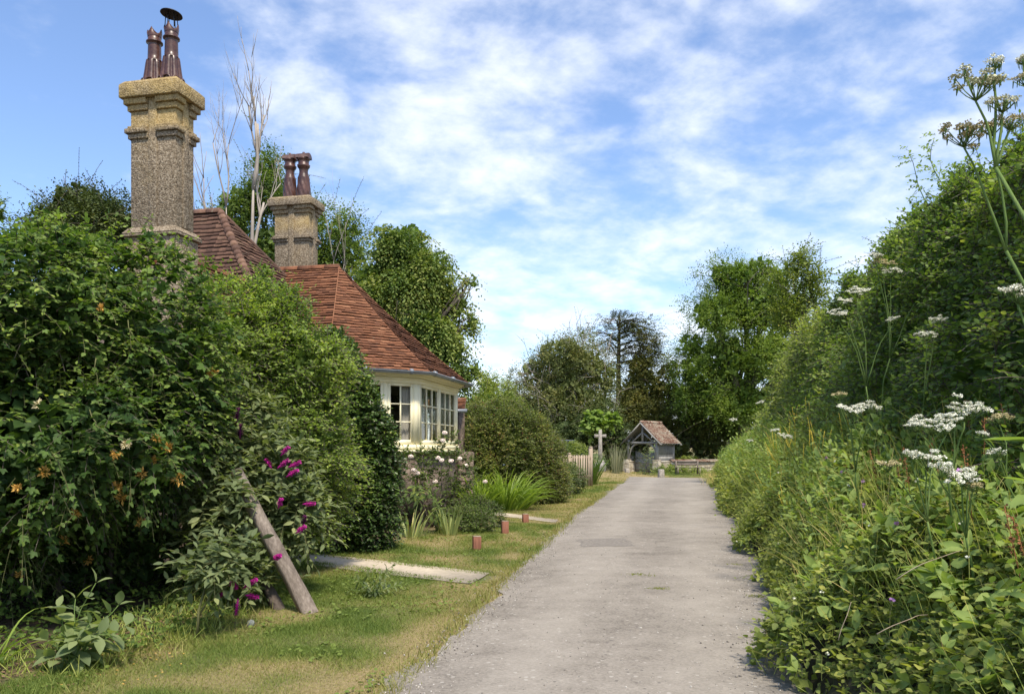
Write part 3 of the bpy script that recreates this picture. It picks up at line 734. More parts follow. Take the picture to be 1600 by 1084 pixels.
for f in ((W(-1.55, -3.75, EZ), W(-1.55, -.7, EZ), fn_, fr), (W(-5.6, -.7, EZ), W(-5.6, -3.75, EZ), fr, fn_)):
    tiles(g, *f, sag=.08); deck(gd, *f, sag=.08)
ridge(g, fn_ + UP * .02, fr + UP * .02)
part(g, 'roof', MAT['tile'], cottage); part(gd, 'roof_deck', MAT['bark'], cottage)
# low lean-to seen past the bay
g = G(); tiles(g, W(-1.6, 4.75, 2.62), W(-.32, 4.75, 2.62), W(-1.6, 5.6, 3.0), W(-.5, 5.6, 3.0), .0); g2 = G(); deck(g2, W(-1.6, 4.75, 2.62), W(-.32, 4.75, 2.62), W(-1.6, 5.6, 3.0), W(-.5, 5.6, 3.0), 0)
part(g, 'roof', MAT['tile'], cottage); part(g2, 'roof_deck', MAT['bark'], cottage)

# walls
g = G()
def wallstrip(g, pts, z0, z1, th=.22):
    for p, q in zip(pts, pts[1:]):
        p, q = np.array(p), np.array(q); d = q - p; l = np.linalg.norm(d[:2]); d = d / l; n = np.array((-d[1], d[0], 0))
        g.box((p + q) / 2 + n * th / 2 + UP * (z0 + z1) / 2, (l, th, z1 - z0), d, n, UP)
bayw = [W(-1.41, -1.41), W(0, 0), W(0, 2.93), W(-1.41, 4.34)]
baylow = [W(-1.36, -1.36), W(-.05, -.02), W(-.05, 2.91), W(-1.41, 4.30)]
wallstrip(g, baylow, -.1, 1.50)
wallstrip(g, [W(-5.4, -1.41), W(-1.43, -1.41)], -.1, EZ + .05); wallstrip(g, [W(-1.42, 4.32), W(-8.38, 4.32)], -.1, EZ)
wallstrip(g, [W(-5.4, -3.75), W(-1.75, -3.75)], -.1, EZ); wallstrip(g, [W(-1.75, -3.72), W(-1.75, -1.42)], -.1, EZ)
wallstrip(g, [W(-8.4, 4.3), W(-8.4, -1.8)], -.1, EZ); wallstrip(g, [W(-8.38, -1.8), W(-5.42, -1.8)], -.1, EZ)
wallstrip(g, [W(-5.4, -1.6), W(-5.4, -3.72)], -.1, EZ)
g.add([W(-5.4, -3.76, EZ), W(-1.75, -3.76, EZ), W(-3.55, -3.76, 5.0)], [(0, 1, 2)])
wallstrip(g, [W(-1.3, 4.80), W(-.55, 4.80), W(-.55, 5.6)], 0, 2.58, .2)
part(g, 'wall', MAT['rubble'], cottage)
g = G(); wallstrip(g, [W(-4.2, -1.1), W(-4.2, 4.1)], .0, EZ - .05, .1)
g.add([W(-4.2, -1.2, .3), W(-1.3, -1.2, .3), W(-.25, 0, .3), W(-.25, 2.9, .3), W(-1.4, 4.1, .3), W(-4.2, 4.1, .3)], [(0, 1, 2, 3, 4, 5)])
g.add([W(-4.2, -1.2, 2.98), W(-1.3, -1.2, 2.98), W(-.25, 0, 2.98), W(-.25, 2.9, 2.98), W(-1.4, 4.1, 2.98), W(-4.2, 4.1, 2.98)], [(0, 1, 2, 3, 4, 5)])
part(g, 'interior_wall', MAT['interior'], cottage)

# cream bay joinery: sill, posts, head, cornice
g = G()
def bayrail(g, off, z0, z1, th):
    """a moulding following the three bay faces; off = how far its outer face stands out"""
    t = math.tan(math.radians(22.5))
    o = [W(-1.41 + off * t, -1.41 - off), W(off, -off * t), W(off, 2.93 + off * t), W(-1.41 + off * t, 4.34 + off)]
    ii = off - th; q = [W(-1.41 + ii * t, -1.41 - ii), W(ii, -ii * t), W(ii, 2.93 + ii * t), W(-1.41 + ii * t, 4.34 + ii)]
    V = [p + UP * z for z in (z0, z1) for p in o + q]
    F = []
    for k in range(3): F += [(k, k + 1, k + 9, k + 8), (k + 4 + 1, k + 4, k + 12, k + 13), (k + 8, k + 9, k + 13, k + 12), (k + 1, k, k + 4, k + 5)]
    g.add(V, F + [(0, 8, 12, 4), (3, 7, 15, 11)])
bayrail(g, .075, 1.505, 1.555, .30); bayrail(g, .03, 1.555, 1.66, .16)
bayrail(g, .02, 2.93, 3.06, .14); bayrail(g, .05, 3.00, 3.03, .03); bayrail(g, .10, 3.06, 3.10, .2); bayrail(g, .14, 3.10, 3.145, .25); bayrail(g, .19, 3.145, 3.165, .32)
def along(a, b, t): a, b = np.array(a), np.array(b); return a + (b - a) * t / np.linalg.norm(b - a)
faces = [(bayw[1], bayw[0], 2.0, [(.13, .70), (.80, 1.37), (1.47, 1.88)], 2), (bayw[1], bayw[2], 2.93, [(.13, 1.41), (1.52, 2.80)], 3), (bayw[3], bayw[2], 2.0, [(.13, .70), (.80, 1.37), (1.47, 1.88)], 2)]
wins = []
for a, b, ln, spans, nc in faces:
    d = (b - a) / np.linalg.norm(b - a); n = np.array((d[1], -d[0], 0));
    if np.dot(n, W(1, 1.4) - W(-1, 1.4)) < -.1 or np.dot(n, (a + b) / 2 - W(-2, 1.465)) < 0: n = -n
    prev = 0.0
    for (s0, s1) in spans + [(ln, ln)]:
        if s0 - prev > .02: g.box(a + d * (prev + s0) / 2 - n * .055 + UP * 2.295, (s0 - prev, .11, 1.27), d, n, UP)
        prev = s1
    for s0, s1 in spans: wins.append((a, d, n, s0, s1, nc))
part(g, 'bay_frame', MAT['cream'], cottage)
Z0, Z1 = 1.66, 2.93
for a, d, n, s0, s1, nc in wins:
    g, gp_ = G(), G(); dep = .05; cc = -n * .035
    st, br = .055, .10
    g.box(a + d * (s0 + st / 2 + .003) + cc + UP * (Z0 + Z1) / 2, (st, dep, Z1 - Z0 - .006), d, n, UP)
    g.box(a + d * (s1 - st / 2 - .003) + cc + UP * (Z0 + Z1) / 2, (st, dep, Z1 - Z0 - .006), d, n, UP)
    x0, x1 = s0 + st + .003, s1 - st - .003
    g.box(a + d * (x0 + x1) / 2 + cc + UP * (Z0 + br / 2 + .003), (x1 - x0, dep, br), d, n, UP)
    g.box(a + d * (x0 + x1) / 2 + cc + UP * (Z1 - .03), (x1 - x0, dep, .055), d, n, UP)
    y0, y1 = Z0 + br + .003, Z1 - .058
    for k in range(1, nc): g.box(a + d * (x0 + (x1 - x0) * k / nc) + cc + UP * (y0 + y1) / 2, (.024, dep * .8, y1 - y0), d, n, UP)
    for k in (1, 2):
        for q in range(nc):
            l0 = x0 + (x1 - x0) * q / nc + (.012 if q else 0); l1 = x0 + (x1 - x0) * (q + 1) / nc - (.012 if q < nc - 1 else 0)
            g.box(a + d * (l0 + l1) / 2 + cc + UP * (y0 + (y1 - y0) * k / 3), (l1 - l0, dep * .8, .024), d, n, UP)
    wo = part(g, 'window', MAT['cream'], cottage)
    pv = [a + d * x - n * .04 + UP * z for x, z in ((x0, y0), (x1, y0), (x1, y1), (x0, y1))]
    gp_.add(pv, [(0, 1, 2, 3)]); part(gp_, 'pane', MAT['glass'], wo, top=cottage)
# gutter round the bay, half round with brackets
g = G(); t = math.tan(math.radians(22.5))
def off_pt(o, k): return [W(-6, -1.41 - o), W(-1.41 + o * t, -1.41 - o), W(o, -o * t), W(o, 2.93 + o * t), W(-1.41 + o * t, 4.34 + o)][k]
prof = [(.055 * math.cos(x), .058 * math.sin(x)) for x in np.linspace(math.pi, 2 * math.pi, 8)]
prof = prof + [(.066, .006), (.066, -.004)]
ring = [[off_pt(.30 + px, k) + UP * (3.155 + pz) for (px, pz) in prof] for k in range(5)]
m = len(prof); V = np.array(ring).reshape(-1, 3)
g.add(V, [(i * m + j, i * m + j + 1, (i + 1) * m + j + 1, (i + 1) * m + j) for i in range(4) for j in range(m - 1)])
for k, sfr in ((1, .35), (1, .8), (2, .08), (2, .5), (2, .97), (3, .5)):
    p = off_pt(.30, k) * (1 - sfr) + off_pt(.30, k + 1) * sfr; q = off_pt(.30, k + 1) - off_pt(.30, k); q /= np.linalg.norm(q)
    g.tube([p + UP * 3.15 - q * .03, p + UP * 3.15 + q * .03], .0605, 10)
part(g, 'gutter', MAT['gutter'], cottage, smooth=False)
g = G(); g.tube([W(-1.2, 4.68, 2.6), W(-.24, 4.68, 2.6)], .05, 8); part(g, 'gutter', MAT['gutter'], cottage)

# chimneys
def pot(parent, c, H, r, cowl=False, twist=0.0, horned=False, nfl=8):
    g = G()
    if not horned:
        prof = [(r * 1.16, 0), (r * 1.12, .1 * H), (r * .98, .25 * H), (r * .86, .40 * H), (r * .80, .455 * H), (r * .64, .475 * H), (r * .63, .55 * H), (r * .60, .73 * H), (r * .60, .755 * H), (r * .78, .765 * H), (r * .78, .785 * H), (r * .62, .80 * H), (r * .62, .88 * H)]
        lim = .46 * H
    else:
        prof = [(r * 1.02, 0), (r * 1.05, .12 * H), (r * 1.0, .30 * H), (r * .90, .48 * H), (r * .70, .55 * H), (r * .64, .62 * H), (r * .70, .68 * H), (r * .92, .72 * H), (r * .98, .76 * H), (r * .80, .775 * H), (r * .80, .87 * H), (r * .95, .885 * H), (r * .95, .91 * H), (r * .7, .92 * H)]
        lim = .47 * H
    pr = np.array(prof); zz = np.unique(np.concatenate([pr[:, 1], np.linspace(0, lim, 9)])); rr = np.interp(zz, pr[:, 1], pr[:, 0])
    def mod(R, a, z):
        f = np.where(z < lim, 1.0, 0.0) * np.ones_like(a)
        fl = np.abs(np.cos(nfl / 2 * (a + twist * z / H)))
        return R * (1 - f * .20 * (1 - fl ** .6))
    g.lathe(np.column_stack([rr, zz]), c, 64, mod)
    if not horned:   # crown of points
        n = 40; a = np.arange(n) / n * 2 * math.pi; top = .90 * H + .10 * H * (np.abs(((a * 4 / (2 * math.pi)) % 1) - .5) * 2) ** 1.6
        ro = r * .64; V = np.concatenate([np.column_stack([ro * np.cos(a), ro * np.sin(a), np.full(n, .86 * H)]), np.column_stack([ro * 1.1 * np.cos(a), ro * 1.1 * np.sin(a), top]),
                                          np.column_stack([ro * .96 * np.cos(a), ro * .96 * np.sin(a), top]), np.column_stack([ro * .88 * np.cos(a), ro * .88 * np.sin(a), np.full(n, .80 * H)])]) + np.array(c)
        F = [(q * n + k, q * n + (k + 1) % n, (q + 1) * n + (k + 1) % n, (q + 1) * n + k) for q in range(3) for k in range(n)]
        g.add(V, F)
    else:            # half-round cap tile
        an = np.linspace(0, math.pi, 9); V = []
        for yy in (-.98 * r, .98 * r):
            for q in an: V.append(np.array(c) + U * yy + Vv * math.cos(q) * r * .85 + UP * (.91 * H + math.sin(q) * .12 * H))
        g.add(V, [(k, k + 1, 10 + k, 9 + k) for k in range(8)] + [tuple(range(9)), tuple(range(9, 18))])
        g.box(np.array(c) + UP * H * 1.03, (.05, .04, .07), U, Vv, UP)
    po = part(g, 'chimney_pot', MAT['pot'], parent, smooth=False, top=cottage)
    if not horned:   # flat near-black sheets paint the shade inside each flute's vent opening
        g = G()
        for k in range(nfl):
            a = 2 * math.pi * k / nfl; dr = np.array((math.cos(a), math.sin(a), 0)); sd = np.array((-math.sin(a), math.cos(a), 0)); cc = np.array(c) + dr * r * 1.165 + UP * .012
            w_ = r * .31; cc = cc - UP * .0; V = [cc - sd * w_, cc + sd * w_] + [cc + sd * w_ * math.cos(q) + UP * (.05 * H + math.sin(q) * w_ * .9) - dr * .01 for q in np.linspace(0, math.pi, 8)]
            g.add(V, [tuple(range(len(V)))])
        part(g, 'pot_vent', MAT['vent_shade'], parent, top=cottage)
        g = G()
        for k in range(nfl):
            a = 2 * math.pi * k / nfl; dr = np.array((math.cos(a), math.sin(a), 0)); sd = np.array((-math.sin(a), math.cos(a), 0)); cc = np.array(c) + dr * r * 1.16 + UP * .012; w_ = r * .35
            g.tube([cc - sd * w_] + [cc + sd * w_ * math.cos(q) + UP * (.05 * H + math.sin(q) * w_ * .9) for q in np.linspace(math.pi, 0, 9)] + [cc + sd * w_], .014, 5)
        part(g, 'vent_rim', MAT['pot'], parent, top=cottage)
    if cowl:
        g = G(); tilt = np.array((.10, .05, 1.0))
        cc = np.array(c) + UP * (H * 1.17)
        g.lathe([(.0, .035), (.10, .028), (.175, .004), (.182, -.012), (.17, -.014), (.0, -.004)], cc, 28, axis=tilt)
        for k in range(6):
            a = 2 * math.pi * k / 6 + .3; dr = np.array((math.cos(a), math.sin(a), 0))
            g.tube([np.array(c) + dr * r * .60 + UP * H * .93, cc + dr * .09 - UP * .005], .008, 5)
        part(g, 'cowl', MAT['cowl'], parent, top=cottage)

def chimney(ca, cb, sw, sd, zs, pots, lich=.5):
    """zs: bottom, weathering low, weathering top, string, neck, corbel, slab, top"""
    zb, zw0, zw1, st0, st1, nk, sl0, zt = zs
    g = G(); c = W(ca, cb)
    def bx(w_, d_, z0, z1, taper=1.0): g.box(c + UP * (z0 + z1) / 2, (w_, d_, z1 - z0), U, Vv, UP, taper=taper)
    bx(sw + .10, sd + .10, zb, zw0); bx(sw + .20, sd + .20, zw0, zw0 + .05); bx(sw + .22, sd + .22, zw0 + .05, zw1, (sw + .02) / (sw + .22))
    bx(sw, sd, zw1, nk)
    h = (st1 - st0) / 2
    # mouldings broken round a centre strip on every face
    pil = .17
    def broken(out, z0, z1):
        for sx in (-1, 1):
            for sy in (-1, 1):
                wx = (sw / 2 + out) - pil / 2; wy = (sd / 2 + out) - pil / 2
                g.box(c + U * sx * (pil / 2 + wx / 2) + Vv * sy * (pil / 2 + wy / 2) + UP * (z0 + z1) / 2, (wx, wy, z1 - z0), U, Vv, UP)
    broken(.035, st0, st0 + h * .9); broken(.075, st0 + h * .9, st1 - .03); broken(.04, st1 - .03, st1 + .02)
    for s in (-1, 1):
        g.box(c + U * s * (sw / 2) + UP * (zw1 + sl0) / 2, (.05, pil - .01, sl0 - zw1 - .004), U, Vv, UP)
        g.box(c + Vv * s * (sd / 2) + UP * (zw1 + sl0) / 2, (pil - .01, .05, sl0 - zw1 - .004), U, Vv, UP)
    k = (sl0 - nk) / 2
    broken(.04, nk, nk + k); broken(.085, nk + k, sl0); bx(sw - .02, sd - .02, nk, sl0)
    bx(sw + .27, sd + .27, sl0, zt - .07); bx(sw + .27, sd + .27, zt - .07, zt, .86)
    for k_ in g.F: g.F[k_] = [(f_, t_ * 0 + lich) for f_, t_ in g.F[k_]]
    ch = part(g, 'chimney', MAT['dash'], cottage)
    m = ch.modifiers.new('chip', 'BEVEL'); m.width = .012; m.segments = 2; m.limit_method = 'ANGLE'
    for a, b, H, r, cw, tw_, horn in pots: pot(ch, W(ca + a, cb + b, zt - .005), H, r, cw, tw_, horn)
chimney(-3.33, -3.80, .86, .50, (0, 5.14, 5.30, 6.80, 7.00, 7.27, 7.47, 7.76), [(-.17, 0.02, 1.02, .175, False, 0, False), (.17, 0, 1.06, .175, True, 0, False)])
def rr_px(px, py, Y): return P(px, py, Y)
# where the second chimney stands: behind the bay ridge
q = P(463, 420, 20.2) - K; sa, sb = float(np.dot(q, U)), float(np.dot(q, Vv))
chimney(sa, sb, .92, .50, (3, 4.9, 5.0, 6.72, 6.86, 7.42, 7.60, 7.83), [(-.17, 0, 1.12, .165, False, 2.6, True), (.20, 0, 1.12, .165, False, 2.6, True)], .2)

# things in the bay
def curtain(a, d, n, s0, s1, label):
    g = G(); m = 26; V = []
    for k in range(m):
        s = s0 + (s1 - s0) * k / (m - 1); off = -n * (.16 + .022 * math.sin(k * 1.5) + .01 * math.sin(k * .6))
        for z, gather in ((1.60, 1.0), (1.95, .92), (2.4, .86), (2.92, 1.0)):
            sm = s0 + (s - s0) * gather
            V.append(a + d * sm + off + UP * z)
    g.add(V, [(k * 4 + q, k * 4 + q + 1, k * 4 + 5 + q, k * 4 + 4 + q) for k in range(m - 1) for q in range(3)])
    return tag(g.build('curtain', MAT['curtain'], smooth=True), label, 'curtain')
aB, dB, nB = wins[0][0], wins[0][1], wins[0][2]; aC, dC, nC = wins[3][0], wins[3][1], wins[3][2]
curtain(aB, dB, nB, .12, .36, 'pale curtain drawn back at the bay corner behind the two-column casement')
curtain(aC, dC, nC, 1.75, 2.25, 'pale curtain hanging in the middle of the end casement')
curtain(aC, dC, nC, 2.45, 2.85, 'pale curtain at the outer end of the bay window')
curtain(aC, dC, nC, .45, .78, 'pale curtain behind the three-column casement next to the bay corner')
g = G(); nt_ = thing('notice', aC + dC * 1.18 + UP * 2.1 - nC * .06, 'small printed paper notice stuck inside a bay window pane', 'notice')
g.box(aC + dC * 1.17 - nC * .052 + UP * 2.30, (.24, .003, .34), dC, nC, UP); part(g, 'paper', MAT['notice'], nt_)
g = G()
for dx, z, w_, h_ in ((-.03, 2.42, .08, .05), (.04, 2.37, .05, .03), (0, 2.30, .13, .012), (-.02, 2.27, .10, .012), (.03, 2.22, .03, .05), (-.05, 2.20, .04, .03)):
    g.box(aC + dC * (1.17 + dx) - nC * .0495 + UP * z, (w_, .002, h_), dC, nC, UP)
part(g, 'print', MAT['ink'], nt_)
# round clay ornament by the chimney
g = G(); c = P(239, 407, 13.3); g.lathe([(0, -.07), (.045, -.055), (.068, -.02), (.07, .01), (.05, .05), (.02, .066), (.022, .085), (.0, .09)], c, 16)
for k in range(10):
    a = k * .628; g.tube([c + np.array((.068 * math.cos(a), .068 * math.sin(a), 0)), c + np.array((.0, .0, .075))], .006, 4)
g.tube([c + (0, 0, -.07), c + np.array((.05, .25, -.10))], .012, 5)
tag(g.build('clay_ornament', MAT['terracotta'], smooth=True), 'small round terracotta ornament at the foot of the tallest chimney', 'ornament')

# rubble garden wall stub beside the bay
g = G(); c = P(727, 690, 20.5); x0 = c[0]
for k in range(16):
    an = hrng.normal(0, .12); tl = hrng.normal(0, .06)
    g.box((x0 + (k % 2) * .20 - .10 + .06 * hrng.random(), 20.5 + .1 * hrng.random(), .08 + .19 * (k // 2)), (.20 + .08 * hrng.random(), .36, .19 + .03 * hrng.random()), (math.cos(an), math.sin(an), tl), (-math.sin(an), math.cos(an), 0), (-tl, 0, 1), tint=hrng.random(), taper=.85)
o = tag(g.build('garden_wall', MAT['rubble']), 'rough pinkish rubble wall end beside the bay window', 'wall')
m = o.modifiers.new('worn', 'BEVEL'); m.width = .055; m.segments = 3

# ------------------------------------------------------------------ shrubs, trees: builders
def blob(px, py, Y, rpx, rpy, ry=None):
    c = P(px, py, Y); s = Y / FPX
    return (c[0], c[1], c[2], rpx * s, (ry if ry else rpx * s), rpy * s)
def filler(g, blobs, n, size, rng, tpl=LEAF_D, scale=.72, zmin=.1, tint=.25):
    """inner leaves that close the crown"""
    B = np.array(blobs); pr = B[:, 3] * B[:, 4] * B[:, 5]; pr = pr / pr.sum(); k = rng.choice(len(B), n, p=pr)
    p = B[k, :3] + B[k, 3:] * rdir(rng, n) * (scale * rng.random(n) ** .25)[:, None]
    ok = p[:, 2] > zmin; p = p[ok]; m = len(p)
    put(g, tpl, p, rdir(rng, m), rdir(rng, m), size * (.7 + .6 * rng.random(m)), 1.2, np.clip(tint + .15 * rng.random(m), 0, 1))
def shrub(name, label, cat, mat, blobs, n, k, size, tpl, seed, length=.3, droop=.25, outw=.8, upb=.45, fill=0, fsize=.16, width=1.0, lump=.22, lscale=2.2, zmin=.05, stems=4, base=None, stray=0, strayl=.5, group=None, back=.45, twigs=True, tintb=.42, stemmat='bark', tj=.16, clump=.35):
    rng = np.random.default_rng(seed); B = np.array(blobs)
    c0 = B[:, :3].mean(0); base = np.array(base if base is not None else (c0[0], c0[1], float(ground(c0[0], c0[1]))))
    root = thing(name, base, label, cat, group)
    g, gs = G(), G()
    p, nn = shell(blobs, n, rng, lump=lump, lumpscale=lscale, seed=seed, zmin=zmin, back=back)
    m = len(p)
    d = nrm(nn * outw + np.array((0, 0, upb)) + rng.normal(size=(m, 3)) * .45)
    ln = length * (.5 + rng.random(m) ** 1.5 * 1.0)
    ti = np.clip(tintb + clump * (vnoise(p, 2.4, seed + 3) - .5) * 2 * .6 + .12 * rng.normal(size=m), 0, 1)
    sprays(g, tpl, p - d * (ln * .35)[:, None], d, ln, k, size * (.75 + .5 * rng.random(m)), rng, droop=droop, width=width, tint=ti, gs=gs if twigs else None, tj=tj)
    if stray:
        i = rng.choice(m, stray); dd = nrm(nn[i] * .7 + np.array((0, 0, .8)) + rng.normal(size=(stray, 3)) * .5)
        sprays(g, tpl, p[i], dd, strayl * (.4 + rng.random(stray)), k + 4, size * .75, rng, droop=.35, width=width, tint=np.clip(ti[i] + .2, 0, 1), gs=gs)
    if fill: filler(g, blobs, fill, fsize, rng)
    part(g, 'foliage', mat, root)
    for b in B[rng.choice(len(B), min(stems, len(B)), replace=False)]:
        q = np.array((base[0] + rng.normal(0, .12) + (b[0] - base[0]) * .35, base[1] + rng.normal(0, .12) + (b[1] - base[1]) * .35, base[2] - .05)); t = b[:3]
        mid = (q + t) / 2 + rng.normal(0, .1, 3); gs.tube([q, mid, t], [.03, .022, .010], 6)
    if gs.n: part(gs, 'stem', MAT[stemmat], root)
    return root, p, nn
def limb_path(a, b, rng, n=5, wob=.08):
    t = np.linspace(0, 1, n)[:, None]; L_ = np.linalg.norm(np.array(b) - a)
    p = np.array(a) * (1 - t) + np.array(b) * t; A = rng.normal(0, wob * L_, (3, 3))
    w_ = A[0] * np.sin(t * math.pi) + .55 * A[1] * np.sin(2 * t * math.pi) + .3 * A[2] * np.sin(3 * t * math.pi)
    return p + w_ + np.array((0, 0, .10 * L_)) * np.sin(t * math.pi)
def clusters(B, rng, k=5, core=.55, f=(.30, .50)):
    out = []
    for b in B:
        b = np.array(b, float); out.append((*b[:3], *(b[3:] * core)))
        for d in rdir(rng, k):
            s = f[0] + (f[1] - f[0]) * rng.random(); out.append((*(b[:3] + b[3:] * d * (.62 + .28 * rng.random())), *(b[3:] * s)))
    return np.array(out)
def tree(name, label, mat, base, blobs, n, k, size, tpl, seed, length=.5, droop=.25, r0=.22, fork=.45, fill=0, fsize=.3, lump=.30, lscale=.9, width=1.0, group=None, barkm='bark', outw=.8, upb=.3, twigs=False, tintb=.42, back=.5, stray=0, clump=.35, cat='tree', cut=.86, depth=.25, bare=0, sub=7):
    rng = np.random.default_rng(seed); B = np.array(blobs); CB = clusters(B, np.random.default_rng(seed + 500), sub) if sub else B; base = np.array(base, float)
    n = int(n * 1.35); size = size * .84; root = thing(name, base, label, cat, group)
    g, gt = G(), G()
    p, nn = shell(CB, n, rng, lump=lump * .7, lumpscale=lscale * 1.6, seed=seed, zmin=.5, back=back, cut=cut, depth=depth)
    m = len(p); d = nrm(nn * outw + np.array((0, 0, upb)) + rng.normal(size=(m, 3)) * .5); ln = length * (.5 + rng.random(m))
    ti = np.clip(tintb + clump * (vnoise(p, 1.1, seed + 3) - .5) * 1.2 + .1 * rng.normal(size=m), 0, 1)
    sprays(g, tpl, p - d * (ln * .4)[:, None], d, ln, k, size * (.75 + .5 * rng.random(m)), rng, droop=droop, width=width, tint=ti)
    if stray:
        i = rng.choice(m, stray); dd = nrm(nn[i] * .8 + np.array((0, 0, .5)) + rng.normal(size=(stray, 3)) * .4)
        sprays(g, tpl, p[i], dd, length * (1.2 + rng.random(stray)), k + 4, size * .9, rng, droop=.2, width=width, tint=ti[i], gs=gt, gsr=.008)
    if fill: filler(g, blobs, int(fill * .7), fsize, rng, zmin=.6, scale=.62)
    top = B[:, :3].mean(0); fk = base + (top - base) * fork; fk[2] = base[2] + (top[2] - base[2]) * fork
    gt.tube(limb_path(base - (0, 0, .1), fk, rng, 5, .02), np.linspace(r0 * 1.25, r0 * .8, 5), 9)
    for b in B:
        e = b[:3] + rng.normal(0, .15, 3) * b[3:]
        path = limb_path(fk, e, rng, 6, .06); gt.tube(path, np.linspace(r0 * .55, r0 * .12, 6), 6)
        for _ in range(7):
            t = rng.integers(2, 6); q = b[:3] + b[3:] * rdir(rng, 1)[0] * .95
            gt.tube(limb_path(path[t], q, rng, 4, .08), np.linspace(r0 * .16, r0 * .03, 4), 4)
    for _ in range(bare):
        i = rng.integers(m); q = p[i]; e = q + nrm(nn[i] + np.array((0, 0, .5)) + rng.normal(0, .4, 3)) * length * (1.3 + rng.random())
        pth = limb_path(q - nn[i] * .5, e, rng, 5, .07); gt.tube(pth, np.linspace(.03, .008, 5), 4)
        for _ in range(4):
            t = rng.integers(1, 4); gt.tube(limb_path(pth[t], pth[t] + rng.normal(0, .35, 3) + (0, 0, .3), rng, 3, .08), [.014, .01, .005], 3)
    part(g, 'crown', mat, root); part(gt, 'trunk', MAT[barkm], root)
    return root
def bare_branching(gt, a, d, L_, r, rng, depth, kids=3, up=.25):
    n = 5; pts = [np.array(a, float)]; d = np.array(d, float)
    for k in range(n - 1):
        d = nrm(d + rng.normal(0, .09, 3) + np.array((0, 0, up * .12))); pts.append(pts[-1] + d * L_ / (n - 1))
    gt.tube(pts, np.linspace(r, r * .55, n), 6 if r > .03 else 4)
    if depth:
        for k in range(kids):
            t = int(rng.integers(2, n)); dd = nrm(d + rng.normal(0, .42, 3) + np.array((0, 0, up)))
            bare_branching(gt, pts[t], dd, L_ * (.5 + .3 * rng.random()), r * (.42 + .15 * rng.random()), rng, depth - 1, kids, up)

# ------------------------------------------------------------------ the overgrown left side
hop_blobs = [blob(40, 520, 7.4, 150, 165, .95), blob(150, 530, 7.7, 120, 160, .9), blob(235, 600, 8.0, 95, 165, .8), blob(-60, 620, 7.0, 140, 230, .9), blob(60, 690, 7.0, 150, 120, .7),
             blob(165, 690, 7.4, 120, 105, .7), blob(275, 660, 8.2, 75, 130, .6), blob(20, 830, 8.3, 150, 110, .6), blob(-60, 800, 7.4, 110, 120, .7), blob(150, 840, 9.0, 150, 110, .5), blob(120, 420, 8.0, 80, 60, .6), blob(-210, 660, 7.3, 130, 230, .9)]
hop, hp, hn = shrub('overgrown_hedge', 'huge tangled hop and honeysuckle thicket hiding the cottage, dotted with orange blossom', 'hedge', MAT['hop'], hop_blobs, 2600, 5, .085, LEAF_H, 31, length=.30, droop=.45, outw=.8, upb=.25, fill=9000, fsize=.13, lump=.34, lscale=1.5, stray=60, strayl=.5, back=.15, base=(-4.6, 7.8, 0), zmin=.25, stems=0)
rng = np.random.default_rng(77)
# honeysuckle woven through it: smaller, yellower oval leaves
g, gs = G(), G()
p, nn = shell(hop_blobs, 2100, rng, lump=.36, lumpscale=1.5, seed=31, zmin=.35, back=.12, depth=.02)
m = len(p); wgt = vnoise(p, 1.6, 12) + .25 * (p[:, 0] > -4.6); ok = wgt > .47; p, nn = p[ok], nn[ok]; m = len(p)
d = nrm(nn * .8 + np.array((0, 0, .15)) + rng.normal(size=(m, 3)) * .45)
sprays(g, LEAF_O, p, d, .28 * (.5 + rng.random(m)), 8, .052 * (.8 + .4 * rng.random(m)), rng, droop=.4, tint=np.clip(.40 + .22 * nn[:, 2] + .4 * (vnoise(p, 2.0, 2) - .5), 0, 1), gs=gs)  # leaves facing up tinted lighter: young growth and top light in the colour
part(g, 'honeysuckle_leaves', MAT['honey'], hop)
# long dangling runners
for (px, py, Y) in ((150, 560, 6.6), (140, 640, 6.5), (40, 500, 6.5), (200, 500, 7.0), (90, 720, 6.3), (230, 400, 7.4), (150, 350, 7.2), (255, 560, 7.4)):
    a = P(px, py, Y); pts = [a]; dd = np.array((rng.normal(0, .3), -.2, -1.0)) if py > 450 else np.array((rng.normal(.2, .3), 0, .9))
    for k in range(9):
        dd = nrm(dd + rng.normal(0, .28, 3) + np.array((.06, 0, .09 if py > 450 else -.22))); pts.append(pts[-1] + dd * .075)
    gs.tube(pts, np.linspace(.005, .0025, len(pts)), 5)
    pts = np.array(pts[1:]); g2 = G()
    put(g2, LEAF_H, pts, rng.normal(size=pts.shape) + (0, 0, -.3), np.tile((0, -.5, .8), (len(pts), 1)) + rng.normal(size=pts.shape) * .3, .045, 1.0, .75)
    part(g2, 'runner_leaves', MAT['hop'], hop)
part(gs, 'runner', MAT['twig'], hop)
def flowercluster(parent, c, mat, r, rng, top, n=60, name='flower'):
    g = G(); d = rdir(rng, n); d[:, 1] -= .25; pos = np.tile(c, (n, 1)) + d * r * .5 * rng.random(n)[:, None] + (0, 0, -.2 * r)
    put(g, LEAF_N, pos, d, rdir(rng, n), r * (.4 + .5 * rng.random(n)), 1.4, .5)
    return part(g, name, mat, parent, top=top)
for (px, py, Y, pale) in ((480, 0, 0, 0),):
    pass
